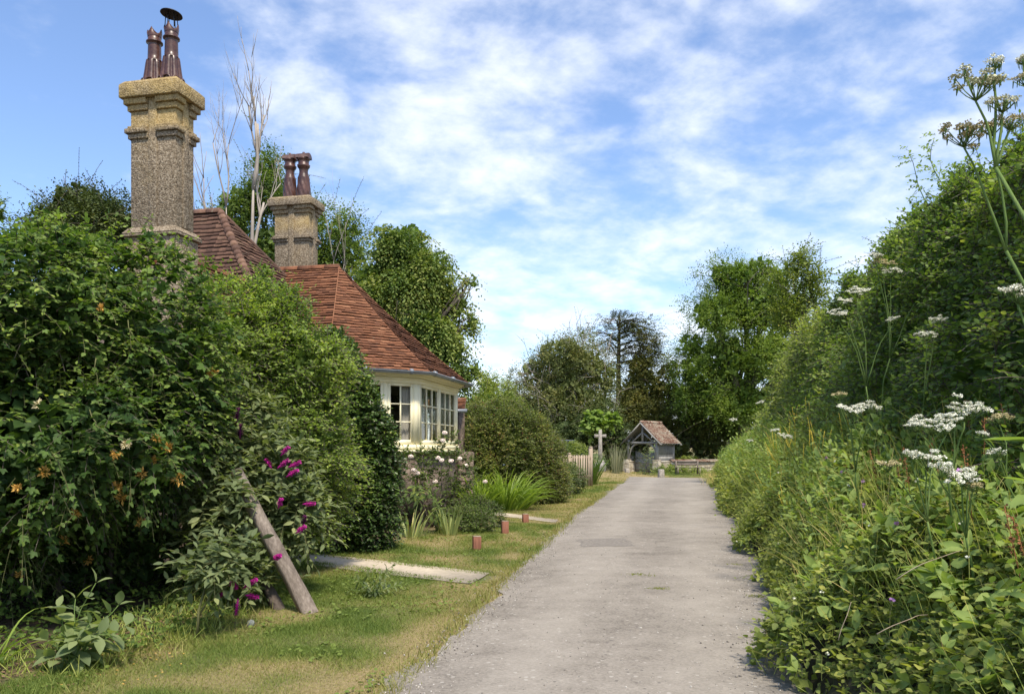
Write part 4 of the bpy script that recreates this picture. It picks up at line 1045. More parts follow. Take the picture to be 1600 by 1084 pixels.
for (px, py, Y, r, pale) in ((181, 708, 6.35, .045, 0), (184, 757, 6.4, .05, 0), (198, 691, 6.4, .045, 1), (220, 813, 6.6, .05, 0), (263, 697, 7.0, .055, 0), (222, 738, 6.7, .05, 0), (138, 873, 6.6, .05, 0), (279, 745, 7.2, .06, 0), (32, 895, 6.5, .04, 0), (58, 817, 6.4, .04, 1), (70, 735, 6.3, .05, 0),
                          (118, 800, 6.5, .045, 0), (245, 683, 6.9, .045, 0), (240, 717, 6.9, .045, 0), (190, 775, 6.6, .05, 0), (100, 842, 6.5, .045, 0), (28, 760, 6.4, .04, 0), (333, 580, 7.8, .05, 0), (158, 480, 6.6, .035, 0), (60, 630, 6.2, .05, 1)):
    o = P(px, py, Y); 
    # settle each flower on the surface of the thicket along its line of sight
    ray = nrm(o - np.array((0, 0, EYE))); dist = ((hp - np.array((0, 0, EYE))) @ ray); perp = np.linalg.norm(hp - np.array((0, 0, EYE)) - dist[:, None] * ray, axis=1)
    near = perp < .22
    dd = np.percentile(dist[near], 12) - .10 if near.sum() > 4 else np.linalg.norm(o)
    flowercluster(hop, np.array((0, 0, EYE)) + ray * dd, MAT['honeypale' if pale else 'honeyfl'], r * 1.15, rng, hop)
# shade plants and rank grass on the bare soil below
g = G(); n = 760; y = 5.6 + 4.2 * rng.random(n); x = np.interp(y, HY, HX) - .15 - 2.6 * rng.random(n) ** 1.3; q = np.column_stack([x, y, np.full(n, .0)])
q = q[~((np.abs(x + 3.15) < .35) & (np.abs(y - 5.7) < .35))]; n = len(q)
sprays(g, LEAF_O, q, rng.normal(size=(n, 3)) * (.6, .6, 0) + (.1, -.2, .9), .16 + .2 * rng.random(n), 6, .055, rng, droop=.5, tint=np.clip(.2 + .2 * rng.random(n), 0, 1))
tag(g.build('shade_undergrowth', MAT['honey']), 'low shade plants on the soil below the thicket', 'undergrowth', kind='stuff')
g = G(); n = 1500; y = 5.4 + 4.0 * rng.random(n); x = np.interp(y, HY, HX) + .05 - 1.0 * rng.random(n); h = .10 + .22 * rng.random(n)
put(g, BLADE, np.column_stack([x, y, 0 * y - .01]), rng.normal(size=(n, 3)) * (.5, .5, 0) + (.1, -.1, .8), rng.normal(size=(n, 3)), h, .008 / h, np.clip(.25 + .3 * rng.random(n), 0, 1))
tag(g.build('rank_grass', MAT['tallgrass']), 'long shaded grass fringing the soil below the thicket', 'grass', kind='stuff')
# dark gnarled stems in the hollow below
g = G()
for k in range(7):
    a = np.array((-5.2 + .16 * k, 8.4 + rng.normal(0, .25), 0)); b = a + (rng.normal(-.1, .2), .1, 1.7); g.tube(limb_path(a, b, rng, 6, .08), np.linspace(.03, .015, 6), 6)
part(g, 'stem', MAT['bark'], hop)
# backing foliage that closes the hollow
g = G(); B2 = [(-4.5, 9.7, 1.2, 1.3, .4, 1.5), (-6.5, 9.0, 1.6, 1.6, .6, 2.0)]
filler(g, B2, 5000, .16, rng, LEAF_O, 1.0, .02, .05); part(g, 'inner_foliage', MAT['ivy'], hop)

shrub('climbing_shrub', 'light green feathery climber spilling over between thicket and dark ivy', 'shrub', MAT['climber'],
      [blob(345, 560, 9.6, 75, 105, .75), blob(410, 500, 10.4, 62, 62, .7), blob(440, 580, 10.3, 95, 120, .8), blob(400, 700, 10.0, 115, 110, .8), blob(470, 700, 10.3, 80, 140, .8), blob(430, 800, 10.2, 90, 65, .7), blob(500, 600, 10.8, 45, 90, .6), blob(410, 445, 10.6, 22, 26, .3)],
      4300, 8, .050, LEAF_O, 41, length=.28, droop=.3, fill=9000, fsize=.12, stray=150, strayl=.35, base=(-3.2, 10.3, 0), zmin=.15, lump=.36, tintb=.45, back=.2, stems=0)
shrub('ivy_column', 'dark glossy evergreen column beside the bay window with yellowing tips', 'shrub', MAT['ivy'],
      [blob(552, 700, 12.6, 58, 115, .6), blob(538, 615, 12.8, 36, 75, .5), blob(575, 790, 12.5, 48, 72, .55), blob(530, 770, 12.3, 60, 95, .6), blob(590, 735, 12.7, 32, 75, .5), blob(520, 600, 12.7, 40, 90, .5)],
      4200, 7, .062, LEAF_O, 43, length=.20, droop=.3, fill=6000, fsize=.12, stray=30, strayl=.3, base=(-2.3, 12.6, 0), zmin=.05, lump=.16, tintb=.36, back=.25, lscale=3)
# buddleia with magenta panicles
bud, bp, bn = shrub('buddleia', 'lanky buddleia with magenta flower spikes leaning over the timber prop', 'shrub', MAT['buddleia'],
      [blob(368, 765, 7.75, 20, 34, .12), blob(345, 800, 8.3, 45, 95, .35), blob(435, 745, 8.6, 50, 70, .35), blob(455, 800, 8.5, 40, 50, .3), blob(335, 875, 6.8, 48, 38, .22), blob(395, 680, 8.9, 40, 70, .35), blob(390, 885, 7.9, 40, 36, .3), blob(320, 720, 8.3, 40, 70, .3)],
      860, 7, .115, LEAF_L, 47, length=.34, droop=.4, fill=1300, fsize=.11, base=(-2.6, 7.6, 0), zmin=.12, tintb=.5, stray=20, strayl=.4, stemmat='twig', width=1.25, stems=0)
def panicle(parent, c, d, L_, r, mat, rng, top):
    g = G(); n = 90; t = rng.random(n); d = nrm(np.array(d, float)); a = rdir(rng, n); a = a - (a @ d)[:, None] * d; a = nrm(a)
    pos = np.array(c) + d * (t * L_)[:, None] + a * (r * (1 - .65 * t) * .8)[:, None]
    put(g, LEAF_D, pos, a + .4 * d, np.tile(d, (n, 1)), .017 * (.8 + .5 * rng.random(n)), 1.6, .5)
    g.tube([np.array(c) + d * L_ * x for x in np.linspace(-.4, .98, 5)], [.004, r * .6, r * .62, r * .45, r * .12], 7)
    return part(g, 'flower_spike', mat, parent, top=top)
for (px, py, Y, dx, dz, L_, old) in ((452, 742, 7.85, .8, .45, .09, 0), (438, 728, 7.85, .8, .55, .10, 0), (455, 728, 7.9, .9, .4, .09, 0), (422, 728, 7.9, -.4, .7, .07, 0), (442, 708, 8.0, .6, .6, .08, 0), (436, 790, 7.7, .3, .7, .07, 0), (478, 787, 7.8, 1, .1, .08, 0), (466, 830, 7.7, .7, .5, .08, 0),
                                     (474, 818, 7.75, .2, .8, .07, 1), (360, 910, 7.0, .5, -.3, .07, 0), (350, 925, 7.0, -.3, -.3, .04, 0), (385, 915, 7.05, .8, .5, .10, 0), (388, 930, 7.05, .9, -.1, .08, 0), (371, 942, 7.0, -.05, -.9, .09, 0), (430, 872, 7.4, .5, .3, .06, 0), (370, 655, 8.0, .2, .8, .10, 1), (375, 680, 8.0, .1, .9, .10, 1)):
    panicle(bud, P(px, py, Y), (dx, -.2, dz), L_ * 1.15, .018, MAT['budold' if old else 'budfl'], rng, bud)
g = G(); a = np.array((*gp(308, 1000), 0)); g.tube([a, a + (.015, 0, .25), a + (.05, .12, .52)], [.013, .011, .007], 7); g.tube([a + (.015, 0, .2), a + (.12, .06, .42)], [.008, .006], 6); part(g, 'trunk', MAT['twig'], bud)

# leaning props
def prop(p0, p1, w_, th, label, m='oldwood'):
    root = thing('timber_prop', p0, label, 'timber prop'); g, g2 = G(), G()
    d = nrm(p1 - p0); n = 16; x = nrm(np.cross(d, np.array((.75, -.9, .3)))); z = np.cross(x, d)
    V = []
    for k in range(n):
        t = k / (n - 1); wob = .010 * math.sin(5 * t + 1); ws = w_ * (1 - .22 * t + .05 * math.sin(17 * t)); c = p0 + (p1 - p0) * t + x * wob
        V += [c - x * ws / 2 - z * th / 2, c + x * ws / 2 - z * th / 2, c + x * ws / 2 + z * th / 2, c - x * ws / 2 + z * th / 2]
    g.add(V, [(4 * i + j, 4 * i + (j + 1) % 4, 4 * i + 4 + (j + 1) % 4, 4 * i + 4 + j) for i in range(n - 1) for j in range(4)] + [(0, 1, 2, 3), (4 * n - 1, 4 * n - 2, 4 * n - 3, 4 * n - 4)])
    part(g, 'timber', MAT[m], root); return root
p0 = np.array((*gp(484, 957), -.03)); p1 = P(368, 735, 7.95)
prop(p0, p1, .135, .10, 'long weathered timber prop leaning into the buddleia above the lawn')
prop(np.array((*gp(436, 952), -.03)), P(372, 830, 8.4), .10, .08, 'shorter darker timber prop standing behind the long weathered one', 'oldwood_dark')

# plants along the front of the thicket
def leafy_plant(name, label, base, spots, size, mat, seed, tpl=LEAF_L, pairs=6, width=1.5, r=.006, cat='plant', droop=.25):
    rng = np.random.default_rng(seed); base = np.array(base, float); root = thing(name, base, label, cat); g, gs = G(), G()
    for tip in spots:
        tip = np.array(tip, float); pth = limb_path(base + rng.normal(0, .03, 3) * (1, 1, 0), tip, rng, 7, .03); gs.tube(pth, np.linspace(r, r * .5, 7), 6)
        for k in range(pairs):
            t = .25 + .75 * k / (pairs - 1); f = t * 6; i0 = min(5, int(f)); c = pth[i0] * (1 - f + i0) + pth[i0 + 1] * (f - i0); ax = nrm(pth[i0 + 1] - pth[i0])
            s1 = nrm(np.cross(ax, rdir(rng, 1)[0])); s1 = s1 if k % 2 else nrm(np.cross(ax, s1))
            for sg in (-1, 1):
                dd = nrm(s1 * sg + ax * (.45 + .8 * (t > .9)) + np.array((0, 0, -.12)))
                put(g, tpl, c[None] + dd * r, dd[None], (np.array((0, 0, 1.0)) + ax * .6 + rng.normal(0, .25, 3))[None], size * (1.15 - .55 * t) * (.85 + .3 * rng.random()), width, np.clip(.45 + .25 * rng.normal() + .2 * (t > .85), 0, 1))
    part(g, 'leaves', mat, root); part(gs, 'stem', MAT['greenstem'], root); return root
Yp = 5.75
leafy_plant('broadleaf_plant', 'young broad-leaved grey-green plant at the foot of the thicket', (*gp(112, 1045), 0),
            [P(118, 935, Yp), P(150, 910, Yp + .1), P(215, 965, Yp), P(75, 1000, Yp - .1), P(170, 990, Yp - .15), P(90, 950, Yp + .1), P(140, 975, Yp - .1), P(60, 1030, Yp - .1), P(120, 1000, Yp - .25), P(185, 945, Yp + .1)], .20, MAT['sapling'], 51, pairs=5, width=1.7, r=.005)
leafy_plant('seedling', 'low dark-leaved seedling shrub alone on the lawn by the pale path', (*gp(583, 932), 0),
            [P(585, 885, 8.6), P(610, 893, 8.55), P(560, 905, 8.6), P(630, 915, 8.6), P(545, 920, 8.6), P(600, 905, 8.4), P(575, 915, 8.4), P(565, 890, 8.8), P(620, 880, 8.8), P(540, 900, 8.7), P(597, 922, 8.4)], .10, MAT['buddleia'], 53, pairs=6, width=1.2, r=.004)
for nme, lab, b, tips, s, sd in (('foxglove', 'leafy foxglove in the bay window flower bed', gp(648, 815), [P(645, 760, 14.6), P(655, 770, 14.5), P(668, 765, 14.6), P(660, 790, 14.4)], .22, 55),
                                 ('lily_plant', 'tall leafy stem with a small white flower below the window', gp(690, 830), [P(660, 735, 14.8), P(668, 760, 14.7), P(680, 780, 14.6), P(672, 805, 14.5)], .17, 56)):
    leafy_plant(nme, lab, (*b, 0), tips, s, MAT['rose'], sd, pairs=8, width=1.1)

def strap_clump(name, label, base, n, L_, wd, mat, seed, arch=.9, spread=.5, lean=(0, 0), cat='plant', r=.15, hook=1.0, tintb=.5):
    rng = np.random.default_rng(seed); root = thing(name, (*base, float(ground(*base))), label, cat); g = G(); b0 = np.array(root.location)
    S = 8
    for k in range(n):
        a = rng.random() * 2 * math.pi; out = np.array((math.cos(a), math.sin(a), 0)); p = b0 + out * r * rng.random() ** .5 - (0, 0, .02)
        L = L_ * (.55 + .55 * rng.random()); d = nrm(out * spread * (.2 + rng.random()) + np.array((lean[0], lean[1], 1.0))); side = nrm(np.cross(d, out + rng.normal(0, .3, 3)))
        pts = [p]
        for s in range(S): 
            d = nrm(d + (out * .55 + np.array((0, 0, -1.0))) * arch * hook * (s / S) ** 1.5 * .42); pts.append(pts[-1] + d * L / S)
        w_ = wd * (.7 + .6 * rng.random()) * np.array([.7, .95, 1, 1, .95, .85, .65, .4, .03])
        V = np.array([q for i, c in enumerate(pts) for q in (c - side * w_[i] / 2, c + side * w_[i] / 2)])
        g.addk(V, [(2 * i, 2 * i + 1, 2 * i + 3, 2 * i + 2) for i in range(S)], float(np.clip(tintb + .2 * rng.normal(), 0, 1)))
    part(g, 'leaves', mat, root); return root
strap_clump('grass_clump', 'arching strap-leaved tuft at the edge of the thicket near the broad-leaved plant', (-3.78, 5.75), 40, .50, .018, MAT['strap'], 61, spread=.8, r=.12)
strap_clump('iris', 'upright grey-green iris fan at the corner of the flower bed', gp(703, 836), 34, .62, .030, MAT['iris'], 62, arch=.25, spread=.28, r=.15)
strap_clump('iris', 'loose iris fan beside the foot of the dark ivy column', gp(640, 840), 40, .60, .026, MAT['iris'], 63, arch=.5, spread=.5, r=.25)
strap_clump('daylily', 'bright green arching lily clump beside the bay window', (-.85, 20.4), 200, 1.25, .026, MAT['strap'], 64, arch=1.0, spread=.75, r=.35)
strap_clump('daylily', 'wider bright green lily clump overhanging the narrow path', (-.12, 20.9), 340, 1.45, .026, MAT['strap'], 65, arch=1.1, spread=.85, r=.5, lean=(.25, 0))
strap_clump('sword_leaved_plant', 'dark upright sword-leaved clump in front of the fence', gp(918, 757), 190, 1.5, .055, MAT['strap'], 66, arch=.35, spread=.45, r=.4, tintb=.12)
strap_clump('ornamental_grass', 'tall pale spiky grass beside the stone cross', (5.85, 45.2), 110, 1.75, .022, MAT['silver'], 67, arch=.3, spread=.26, r=.35, lean=(.02, 0))
# low planting in the bed
shrub('bedding_plants', 'low dark bedding plants with tiny white flowers at the narrow path', 'plants', MAT['rose'], [blob(735, 815, 15.4, 35, 20, .45), blob(760, 808, 16.2, 26, 20, .4), blob(710, 820, 15.4, 25, 22, .4), blob(735, 795, 16.3, 30, 20, .4)], 900, 6, .05, LEAF_D, 68, length=.2, fill=500, fsize=.08, zmin=.01, stray=40, strayl=.25)
rose, rp, rn = shrub('rose_bush', 'sparse climbing rose with pale pink blooms below the bay window', 'rose', MAT['rose'], [blob(650, 725, 16.1, 32, 22, .3), blob(690, 730, 16.3, 45, 30, .3), blob(700, 700, 16.4, 16, 25, .2), blob(690, 765, 16.3, 22, 35, .25), blob(660, 712, 16.1, 22, 12, .2), blob(720, 740, 16.6, 22, 32, .25)],
      400, 6, .06, LEAF_O, 69, length=.22, zmin=.2, base=(-1.45, 16.2, 0), stems=6, stray=24, strayl=.3, fill=60, fsize=.07, twigs=True)
def rosebloom(c, r, rng):
    g = G(); c = np.array(c)
    for ring, (k, el_, rr) in enumerate(((4, 1.15, .42), (5, .75, .55), (6, .25, .66), (6, -.25, .72))):
        a = 2 * math.pi * (np.arange(k) / k) + ring * .5; dr = np.column_stack([np.cos(a) * math.cos(el_), np.sin(a) * math.cos(el_), 0 * a + math.sin(el_)])
        tg = np.array((0, 0, 1.0)) - dr * dr[:, 2:3]; put(g, LEAF_O, c + dr * r * rr - nrm(tg) * r * .55, tg, dr + .12 * rng.normal(size=dr.shape), r * 1.25, 1.9, .5)
    part(g, 'bloom', MAT['rosefl'], rose)
for px, py, Y in ((684, 715, 15.9), (690, 719, 15.85), (705, 720, 15.9), (718, 716, 16.1), (728, 727, 16.2), (647, 734, 15.7), (652, 739, 15.7), (695, 676, 16.2), (692, 688, 16.1), (642, 713, 15.7), (758, 752, 17.0), (680, 752, 15.9)):
    rosebloom(P(px, py, Y), .05, rng)
# flowering bush and its neighbours further along
fu, fp, fnn = shrub('flowering_bush', 'broad rounded dark bush flecked with tiny red flowers beyond the lilies', 'bush', MAT['fuchsia'],
      [blob(800, 715, 23.2, 75, 85, 1.1), blob(760, 700, 23.0, 42, 70, .9), blob(838, 728, 23.7, 44, 68, 1.0), blob(808, 672, 23.5, 32, 34, .7), blob(750, 745, 22.5, 35, 50, .7), blob(855, 760, 23.7, 35, 30, .7)],
      5200, 7, .068, LEAF_D, 71, length=.36, fill=6000, fsize=.13, stray=120, strayl=.4, lscale=1.8, lump=.16, base=(.1, 23.3, 0), tintb=.42)
g = G(); i = rng.choice(len(fp), 900); c = fp[i] + fnn[i] * .12; put(g, LEAF_D, c, rng.normal(size=c.shape) + (0, 0, -.8), rdir(rng, len(c)), .035, .9, .5)
part(g, 'flowers', simple('tiny_red_flower', (.22, .05, .05), .6, .2, 30, .4), fu)
leafy_plant('grey_leaved_plant', 'felted grey-leaved plant at the foot of the flowering bush', (*gp(838, 784), 0), [P(835, 750, 23.2), P(850, 745, 23.4), P(862, 740, 23.4), P(825, 757, 23), P(845, 765, 22.6), P(858, 765, 22.8), P(830, 770, 22.5)], .34, MAT['silver'], 73, pairs=7, width=1.0, r=.012)
shrub('hedge_shrub', 'low shrub between the flowering bush and the fence foot', 'shrub', MAT['buddleia'], [blob(888, 748, 28, 22, 20, .6), blob(872, 755, 26, 20, 18, .5)], 700, 6, .09, LEAF_D, 74, length=.3, fill=500, fsize=.14, zmin=.02)
# bits on the lawn
g = G(); c = np.array((*gp(392, 977), .02)); g.lathe([(0, .0), (.032, .002), (.034, .006), (.03, .010), (0, .014)], c, 18, axis=(.1, -.9, .45)); tag(g.build('pale_disc', MAT['pale'], smooth=False), 'small pale round disc lying in the grass below the buddleia', 'disc')
g = G()
for k in range(46):
    x, y = gp(60 + 230 * rng.random(), 1000 + 75 * rng.random()); put(g, LEAF_D, np.array([[x, y, .02]]), np.array([[rng.normal(), rng.normal(), .1]]), np.array([[0, 0, 1.0]]), .022, 1.2, .5)
tag(g.build('fallen_petals', MAT['honeyfl']), 'scattered fallen orange petals on bare soil under the thicket', 'petals', kind='stuff')
g = G()
for k in range(900):
    y = 5.2 + 3.5 * rng.random(); x = np.interp(y, HY, HX) - .75 + .9 * rng.random() ; put(g, LEAF_D, np.array([[x, y, .012]]), np.array([[rng.normal(), rng.normal(), .15]]), np.array([[.2 * rng.normal(), .2 * rng.normal(), 1.0]]), .035, 1.0, .5)
tag(g.build('leaf_litter', simple('dry_leaf', (.16, .105, .06), .85, .15, 12, .5)), 'dry fallen leaves on the soil under the thicket', 'leaf litter', kind='stuff')
# three short red stained posts
for px, py, ytop, lab in ((745, 859, 838, 'short red-brown wooden post nearest the broad pale path'), (789, 833, 814, 'short red-brown wooden post, second along the lawn edge'), (821, 816, 803, 'short red-brown wooden post standing at the narrow path')):
    x, y = gp(px, py); h = (py - ytop) / FPX * y; root = thing('marker_post', (x, y, 0), lab, 'post', 'short red posts on the lawn'); g = G()
    a = .25; ex = (math.cos(a), math.sin(a), 0); ey = (-math.sin(a), math.cos(a), 0)
    g.box((x, y, h / 2 - .04), (.125, .105, h + .08), ex, ey); po = part(g, 'post', MAT['post'], root); m = po.modifiers.new('soft', 'BEVEL'); m.width = .008; m.segments = 2
    g = G(); g.box((x, y, h + .006), (.12, .10, .008), ex, ey); part(g, 'end_grain', MAT['fence'], root)

# ------------------------------------------------------------------ trees
def tb(px, py, Y, rpx, rpy, k=1.0): b = blob(px, py, Y, rpx, rpy); return (b[0], b[1], b[2], b[3], max(b[3], b[5]) * k, b[5])
tree('lime_tree', 'big drooping lime tree with pale clusters rising just behind the bay roof', MAT['lime'], (*P(640, 703, 27.5)[:2], 0),
     [tb(620, 400, 27.5, 50, 55), tb(660, 440, 27.5, 62, 58), tb(700, 470, 27.5, 30, 38), tb(650, 510, 27, 70, 60), tb(700, 540, 27, 32, 36), tb(590, 450, 27.5, 45, 60), tb(720, 585, 26.8, 16, 22), tb(680, 600, 27, 45, 40), tb(640, 375, 27.8, 30, 32), tb(735, 438, 27, 13, 12), tb(736, 505, 27, 11, 16), tb(742, 578, 26.8, 12, 14)],
     4200, 8, .125, LEAF_O, 81, length=.85, droop=.75, fill=7000, fsize=.28, lump=.34, lscale=1.1, outw=.9, upb=.05, tintb=.46, clump=.75, back=.3, depth=.3, r0=.25)
tree('poplar', 'upright bright green tree behind the chimneys with open twiggy top', MAT['poplar'], (*P(430, 703, 31)[:2], 0),
     [tb(420, 300, 31, 42, 55), tb(375, 330, 31, 50, 50), tb(470, 350, 31, 58, 45), tb(535, 360, 31, 34, 34), tb(520, 405, 31, 50, 40), tb(425, 400, 31, 80, 60), tb(350, 390, 31, 50, 60), tb(545, 400, 30.5, 32, 40), tb(415, 262, 31, 20, 30)],
     3000, 8, .125, LEAF_D, 82, length=.85, droop=.2, fill=4500, fsize=.26, lump=.36, lscale=1.2, tintb=.42, clump=.6, back=.3, stray=90)
tree('dark_tree', 'dark round-topped tree left of the tallest chimney', MAT['dark'], (*P(130, 703, 26)[:2], 0),
     [tb(125, 320, 26, 55, 45), tb(85, 345, 26, 35, 40), tb(170, 340, 26, 42, 40), tb(130, 380, 26, 90, 50), tb(200, 360, 26, 30, 40)],
     2600, 8, .11, LEAF_D, 83, length=.7, droop=.15, fill=3000, fsize=.24, tintb=.4, back=.25, stray=60)
tree('slim_tree', 'tree top peeping over the thicket at the photo edge', MAT['poplar'], (*P(-25, 703, 24)[:2], 0), [tb(-22, 330, 24, 22, 40), tb(-30, 380, 24, 30, 40)], 500, 7, .11, LEAF_D, 84, length=.6, fill=300, fsize=.2)
rng = np.random.default_rng(90)
def bare_tree(name, label, base, stems, seed, depth=2, r=.1):
    rng = np.random.default_rng(seed); root = thing(name, base, label, 'tree'); g = G()
    for tgt, rr in stems:
        a = np.array(base, float); b = np.array(tgt, float); L_ = np.linalg.norm(b - a); pth = limb_path(a, a + (b - a) * .74, rng, 7, .015); g.tube(pth, np.linspace(rr, rr * .22, 7), 7)
        for k, t in enumerate((4, 6, 6)):
            dd = nrm((b - a) / L_ + rng.normal(0, .13, 3) + (.0, 0, .1)); bare_branching(g, pth[t], dd, L_ * (.13 + .05 * rng.random()), rr * .42, rng, depth, 3, .6)
    part(g, 'trunk', MAT['deadwood'], root); return root
bY = 25.0
b0 = P(378, 700, bY); b0[2] = 0
bare_tree('dead_tree', 'tall bare pale dead tree standing behind the cottage roof', b0, [(P(402, 125, bY), .15), (P(345, 165, bY + .3), .07)], 91, 3)
b1 = P(338, 700, 27); b1[2] = 0
bare_tree('dead_tree', 'thinner bare dead stem close beside the tallest chimney', b1, [(P(326, 220, 27), .07)], 92, 1)
b2 = P(520, 700, 24); b2[2] = 0
bare_tree('dead_tree', 'thin bare twigs showing just beyond the shorter chimney', b2, [(P(522, 275, 24), .022), (P(545, 290, 24), .018)], 93, 1)

tree('hawthorn', 'grey-green twiggy hawthorn with bare ends in the far middle', MAT['hawthorn'], (*P(880, 703, 58)[:2], 0),
     [tb(880, 555, 58, 55, 38), tb(840, 590, 58, 40, 45), tb(910, 575, 58, 50, 45), tb(850, 640, 57, 65, 45), tb(920, 640, 57, 55, 50), tb(940, 590, 58, 32, 40), tb(880, 610, 57, 60, 50), tb(805, 630, 57.5, 26, 40)],
     4200, 8, .17, LEAF_D, 85, length=1.1, droop=.1, fill=5000, fsize=.42, lump=.3, lscale=.7, tintb=.42, clump=.5, back=.25, bare=70, stray=80, r0=.3, barkm='deadwood')
# storm-bent cedar: bare trunk and flat trailing tiers
def cedar():
    rng = np.random.default_rng(95); Y = 63.0; base = P(966, 700, Y); base[2] = ground(base[0], base[1]); root = thing('cedar', base, 'ragged wind-bent conifer with a dark tuft and flat trailing tiers', 'tree'); g, gt = G(), G()
    top = P(968, 492, Y); pth = limb_path(base, top, rng, 9, .008); gt.tube(pth, np.linspace(.30, .06, 9), 8)
    for py, sgn, ln in ((506, 1, 38), (514, 1, 58), (524, 1, 46), (530, 1, 66), (540, 1, 74), (550, 1, 84), (558, 1, 60), (568, 1, 70), (516, -1, 18), (534, -1, 36), (546, -1, 28), (560, -1, 26), (585, -1, 20), (610, 1, 30)):
        a = P(967, py, Y); s = Y / FPX; dy = rng.normal(0, 1.0)
        b = a + np.array((sgn * ln * s * (.72 if sgn > 0 else 1.1), dy, -(.20 if sgn > 0 else -.05) * ln * s + .3)); q = limb_path(a, b, rng, 7, .05); q[:, 2] += .35 * np.sin(np.linspace(0, math.pi, 7)); gt.tube(q, np.linspace(.075, .02, 7), 5)
        for _ in range(int(ln * .55)):
            t = rng.random() ** .6 * 5.9; i0 = int(t); c = q[i0] + (q[min(6, i0 + 1)] - q[i0]) * (t - i0); e = c + np.array((sgn * .5 + rng.normal(0, .45), rng.normal(0, .8), rng.normal(-.12, .18))); gt.tube([c, (c + e) / 2 + (0, 0, .06), e], [.022, .015, .006], 3)
            if rng.random() < .8:
                n = 8; sprays(g, LEAF_D, np.repeat(e[None], n, 0) + rng.normal(0, .28, (n, 3)), rng.normal(size=(n, 3)) * (1, 1, .25) + (sgn * .4, 0, 0), .55, 6, .17, rng, droop=.1, width=.7, tint=.35)
    p, nn = shell([(*(P(962, 512, Y)), .55, .55, 1.0), (*(P(972, 502, Y)), .7, .6, .42), (*(P(966, 540, Y)), .45, .45, 1.1)], 520, rng, zmin=1)
    sprays(g, LEAF_D, p, nn + (0.5, 0, .2), .5, 7, .17, rng, droop=.1, width=.7, tint=np.full(len(p), .3))
    part(g, 'crown', MAT['yew'], root); part(gt, 'trunk', MAT['bark'], root)
cedar()
for nm, lab, base, bl, n, sd in (
    ('yew', 'dark dense yew directly behind the lychgate', (1010, 62), [(1005, 610, 62, 45, 50), (1040, 625, 62, 42, 45), (985, 640, 61, 40, 45), (1015, 660, 61, 60, 40), (1045, 580, 62, 24, 22), (1000, 575, 62.5, 28, 28)], 2600, 96),
    ('yew', 'dark spreading yew between the lychgate and the roadside tree', (1085, 58), [(1075, 670, 58, 35, 45), (1105, 660, 58, 40, 55), (1140, 650, 58, 40, 60), (1090, 625, 60, 35, 35), (1060, 705, 57, 30, 26), (1110, 700, 57, 40, 26)], 2400, 97),
    ('evergreen', 'dark evergreen at the foot of the hawthorn behind the stone cross', (900, 54), [(890, 680, 54, 50, 32), (950, 680, 54, 45, 36), (925, 660, 55, 50, 30), (830, 680, 54, 45, 34), (975, 700, 53, 30, 28), (860, 705, 52, 40, 22)], 2600, 98),
    ('holly', 'leafy green shrub growing beside the bay window under the lime', (765, 31), [(760, 640, 31, 38, 42), (735, 660, 30.5, 30, 45), (790, 640, 32, 26, 40), (770, 685, 30, 50, 35), (765, 605, 31, 20, 22)], 2200, 99)):
    m = MAT['yew'] if nm == 'yew' else MAT['dark'] if nm == 'evergreen' else MAT['hedge_light']; x = P(base[0], 703, base[1])
    tree(nm, lab, m, (x[0], x[1], float(ground(x[0], x[1]))), [tb(*b) for b in bl], n, 8, .17 if nm != 'holly' else .10, LEAF_D, sd, length=1.0 if nm != 'holly' else .6, droop=.3, fill=4000, fsize=.42 if nm != 'holly' else .22, lump=.3, lscale=.8, tintb=.42, clump=.5, back=.25, stray=40 if nm == 'holly' else 20)
tree('roadside_tree', 'large full green tree overhanging the far end of the hedge', MAT['ash'], (*P(1165, 703, 55)[:2], 0),
     [tb(1150, 440, 55, 52, 42), tb(1120, 490, 55, 52, 45), tb(1180, 480, 55, 70, 55), tb(1130, 560, 55, 62, 55), tb(1200, 560, 55, 70, 60), tb(1110, 620, 55, 42, 40), tb(1160, 630, 55, 70, 50), tb(1085, 580, 55, 28, 45), tb(1225, 490, 55, 48, 55), tb(1265, 540, 55, 40, 55), tb(1240, 600, 55, 50, 50), tb(1070, 620, 55, 22, 28), tb(1130, 425, 55, 30, 24), tb(1185, 425, 55, 34, 28), tb(1210, 440, 55, 34, 34), tb(1080, 540, 55, 26, 30)],
     7000, 9, .18, LEAF_D, 86, length=1.35, droop=.25, fill=8000, fsize=.46, lump=.34, lscale=.7, tintb=.42, clump=.6, back=.3, stray=70, r0=.45, width=.9)
tree('maple', 'thin yellowing maple top above the hedge crest', MAT['maple'], (*P(1245, 703, 34)[:2], .5),
     [tb(1245, 420, 34, 30, 26), tb(1220, 450, 34, 30, 30), tb(1262, 455, 34, 28, 34), tb(1230, 490, 34, 36, 30), tb(1278, 430, 34, 14, 16), tb(1250, 400, 34, 20, 16)], 850, 7, .13, LEAF_D, 87, length=.7, droop=.25, fill=200, fsize=.25, stray=50, r0=.14, width=1.25, fork=.6)
cat_b = P(940, 735, 49); cat_b[2] = ground(cat_b[0], cat_b[1])
tree('catalpa', 'young lime-green large-leaved tree behind the stone cross', MAT['catalpa'], cat_b, [tb(930, 650, 49, 13, 9), tb(956, 654, 49, 10, 8), tb(920, 665, 49, 8, 9), tb(938, 662, 49, 15, 7)], 75, 7, .36, LEAF_O, 88, length=.42, droop=.45, r0=.06, fork=.8, width=1.35, fill=20, fsize=.28, lump=.2, tintb=.5, clump=.2, sub=0)

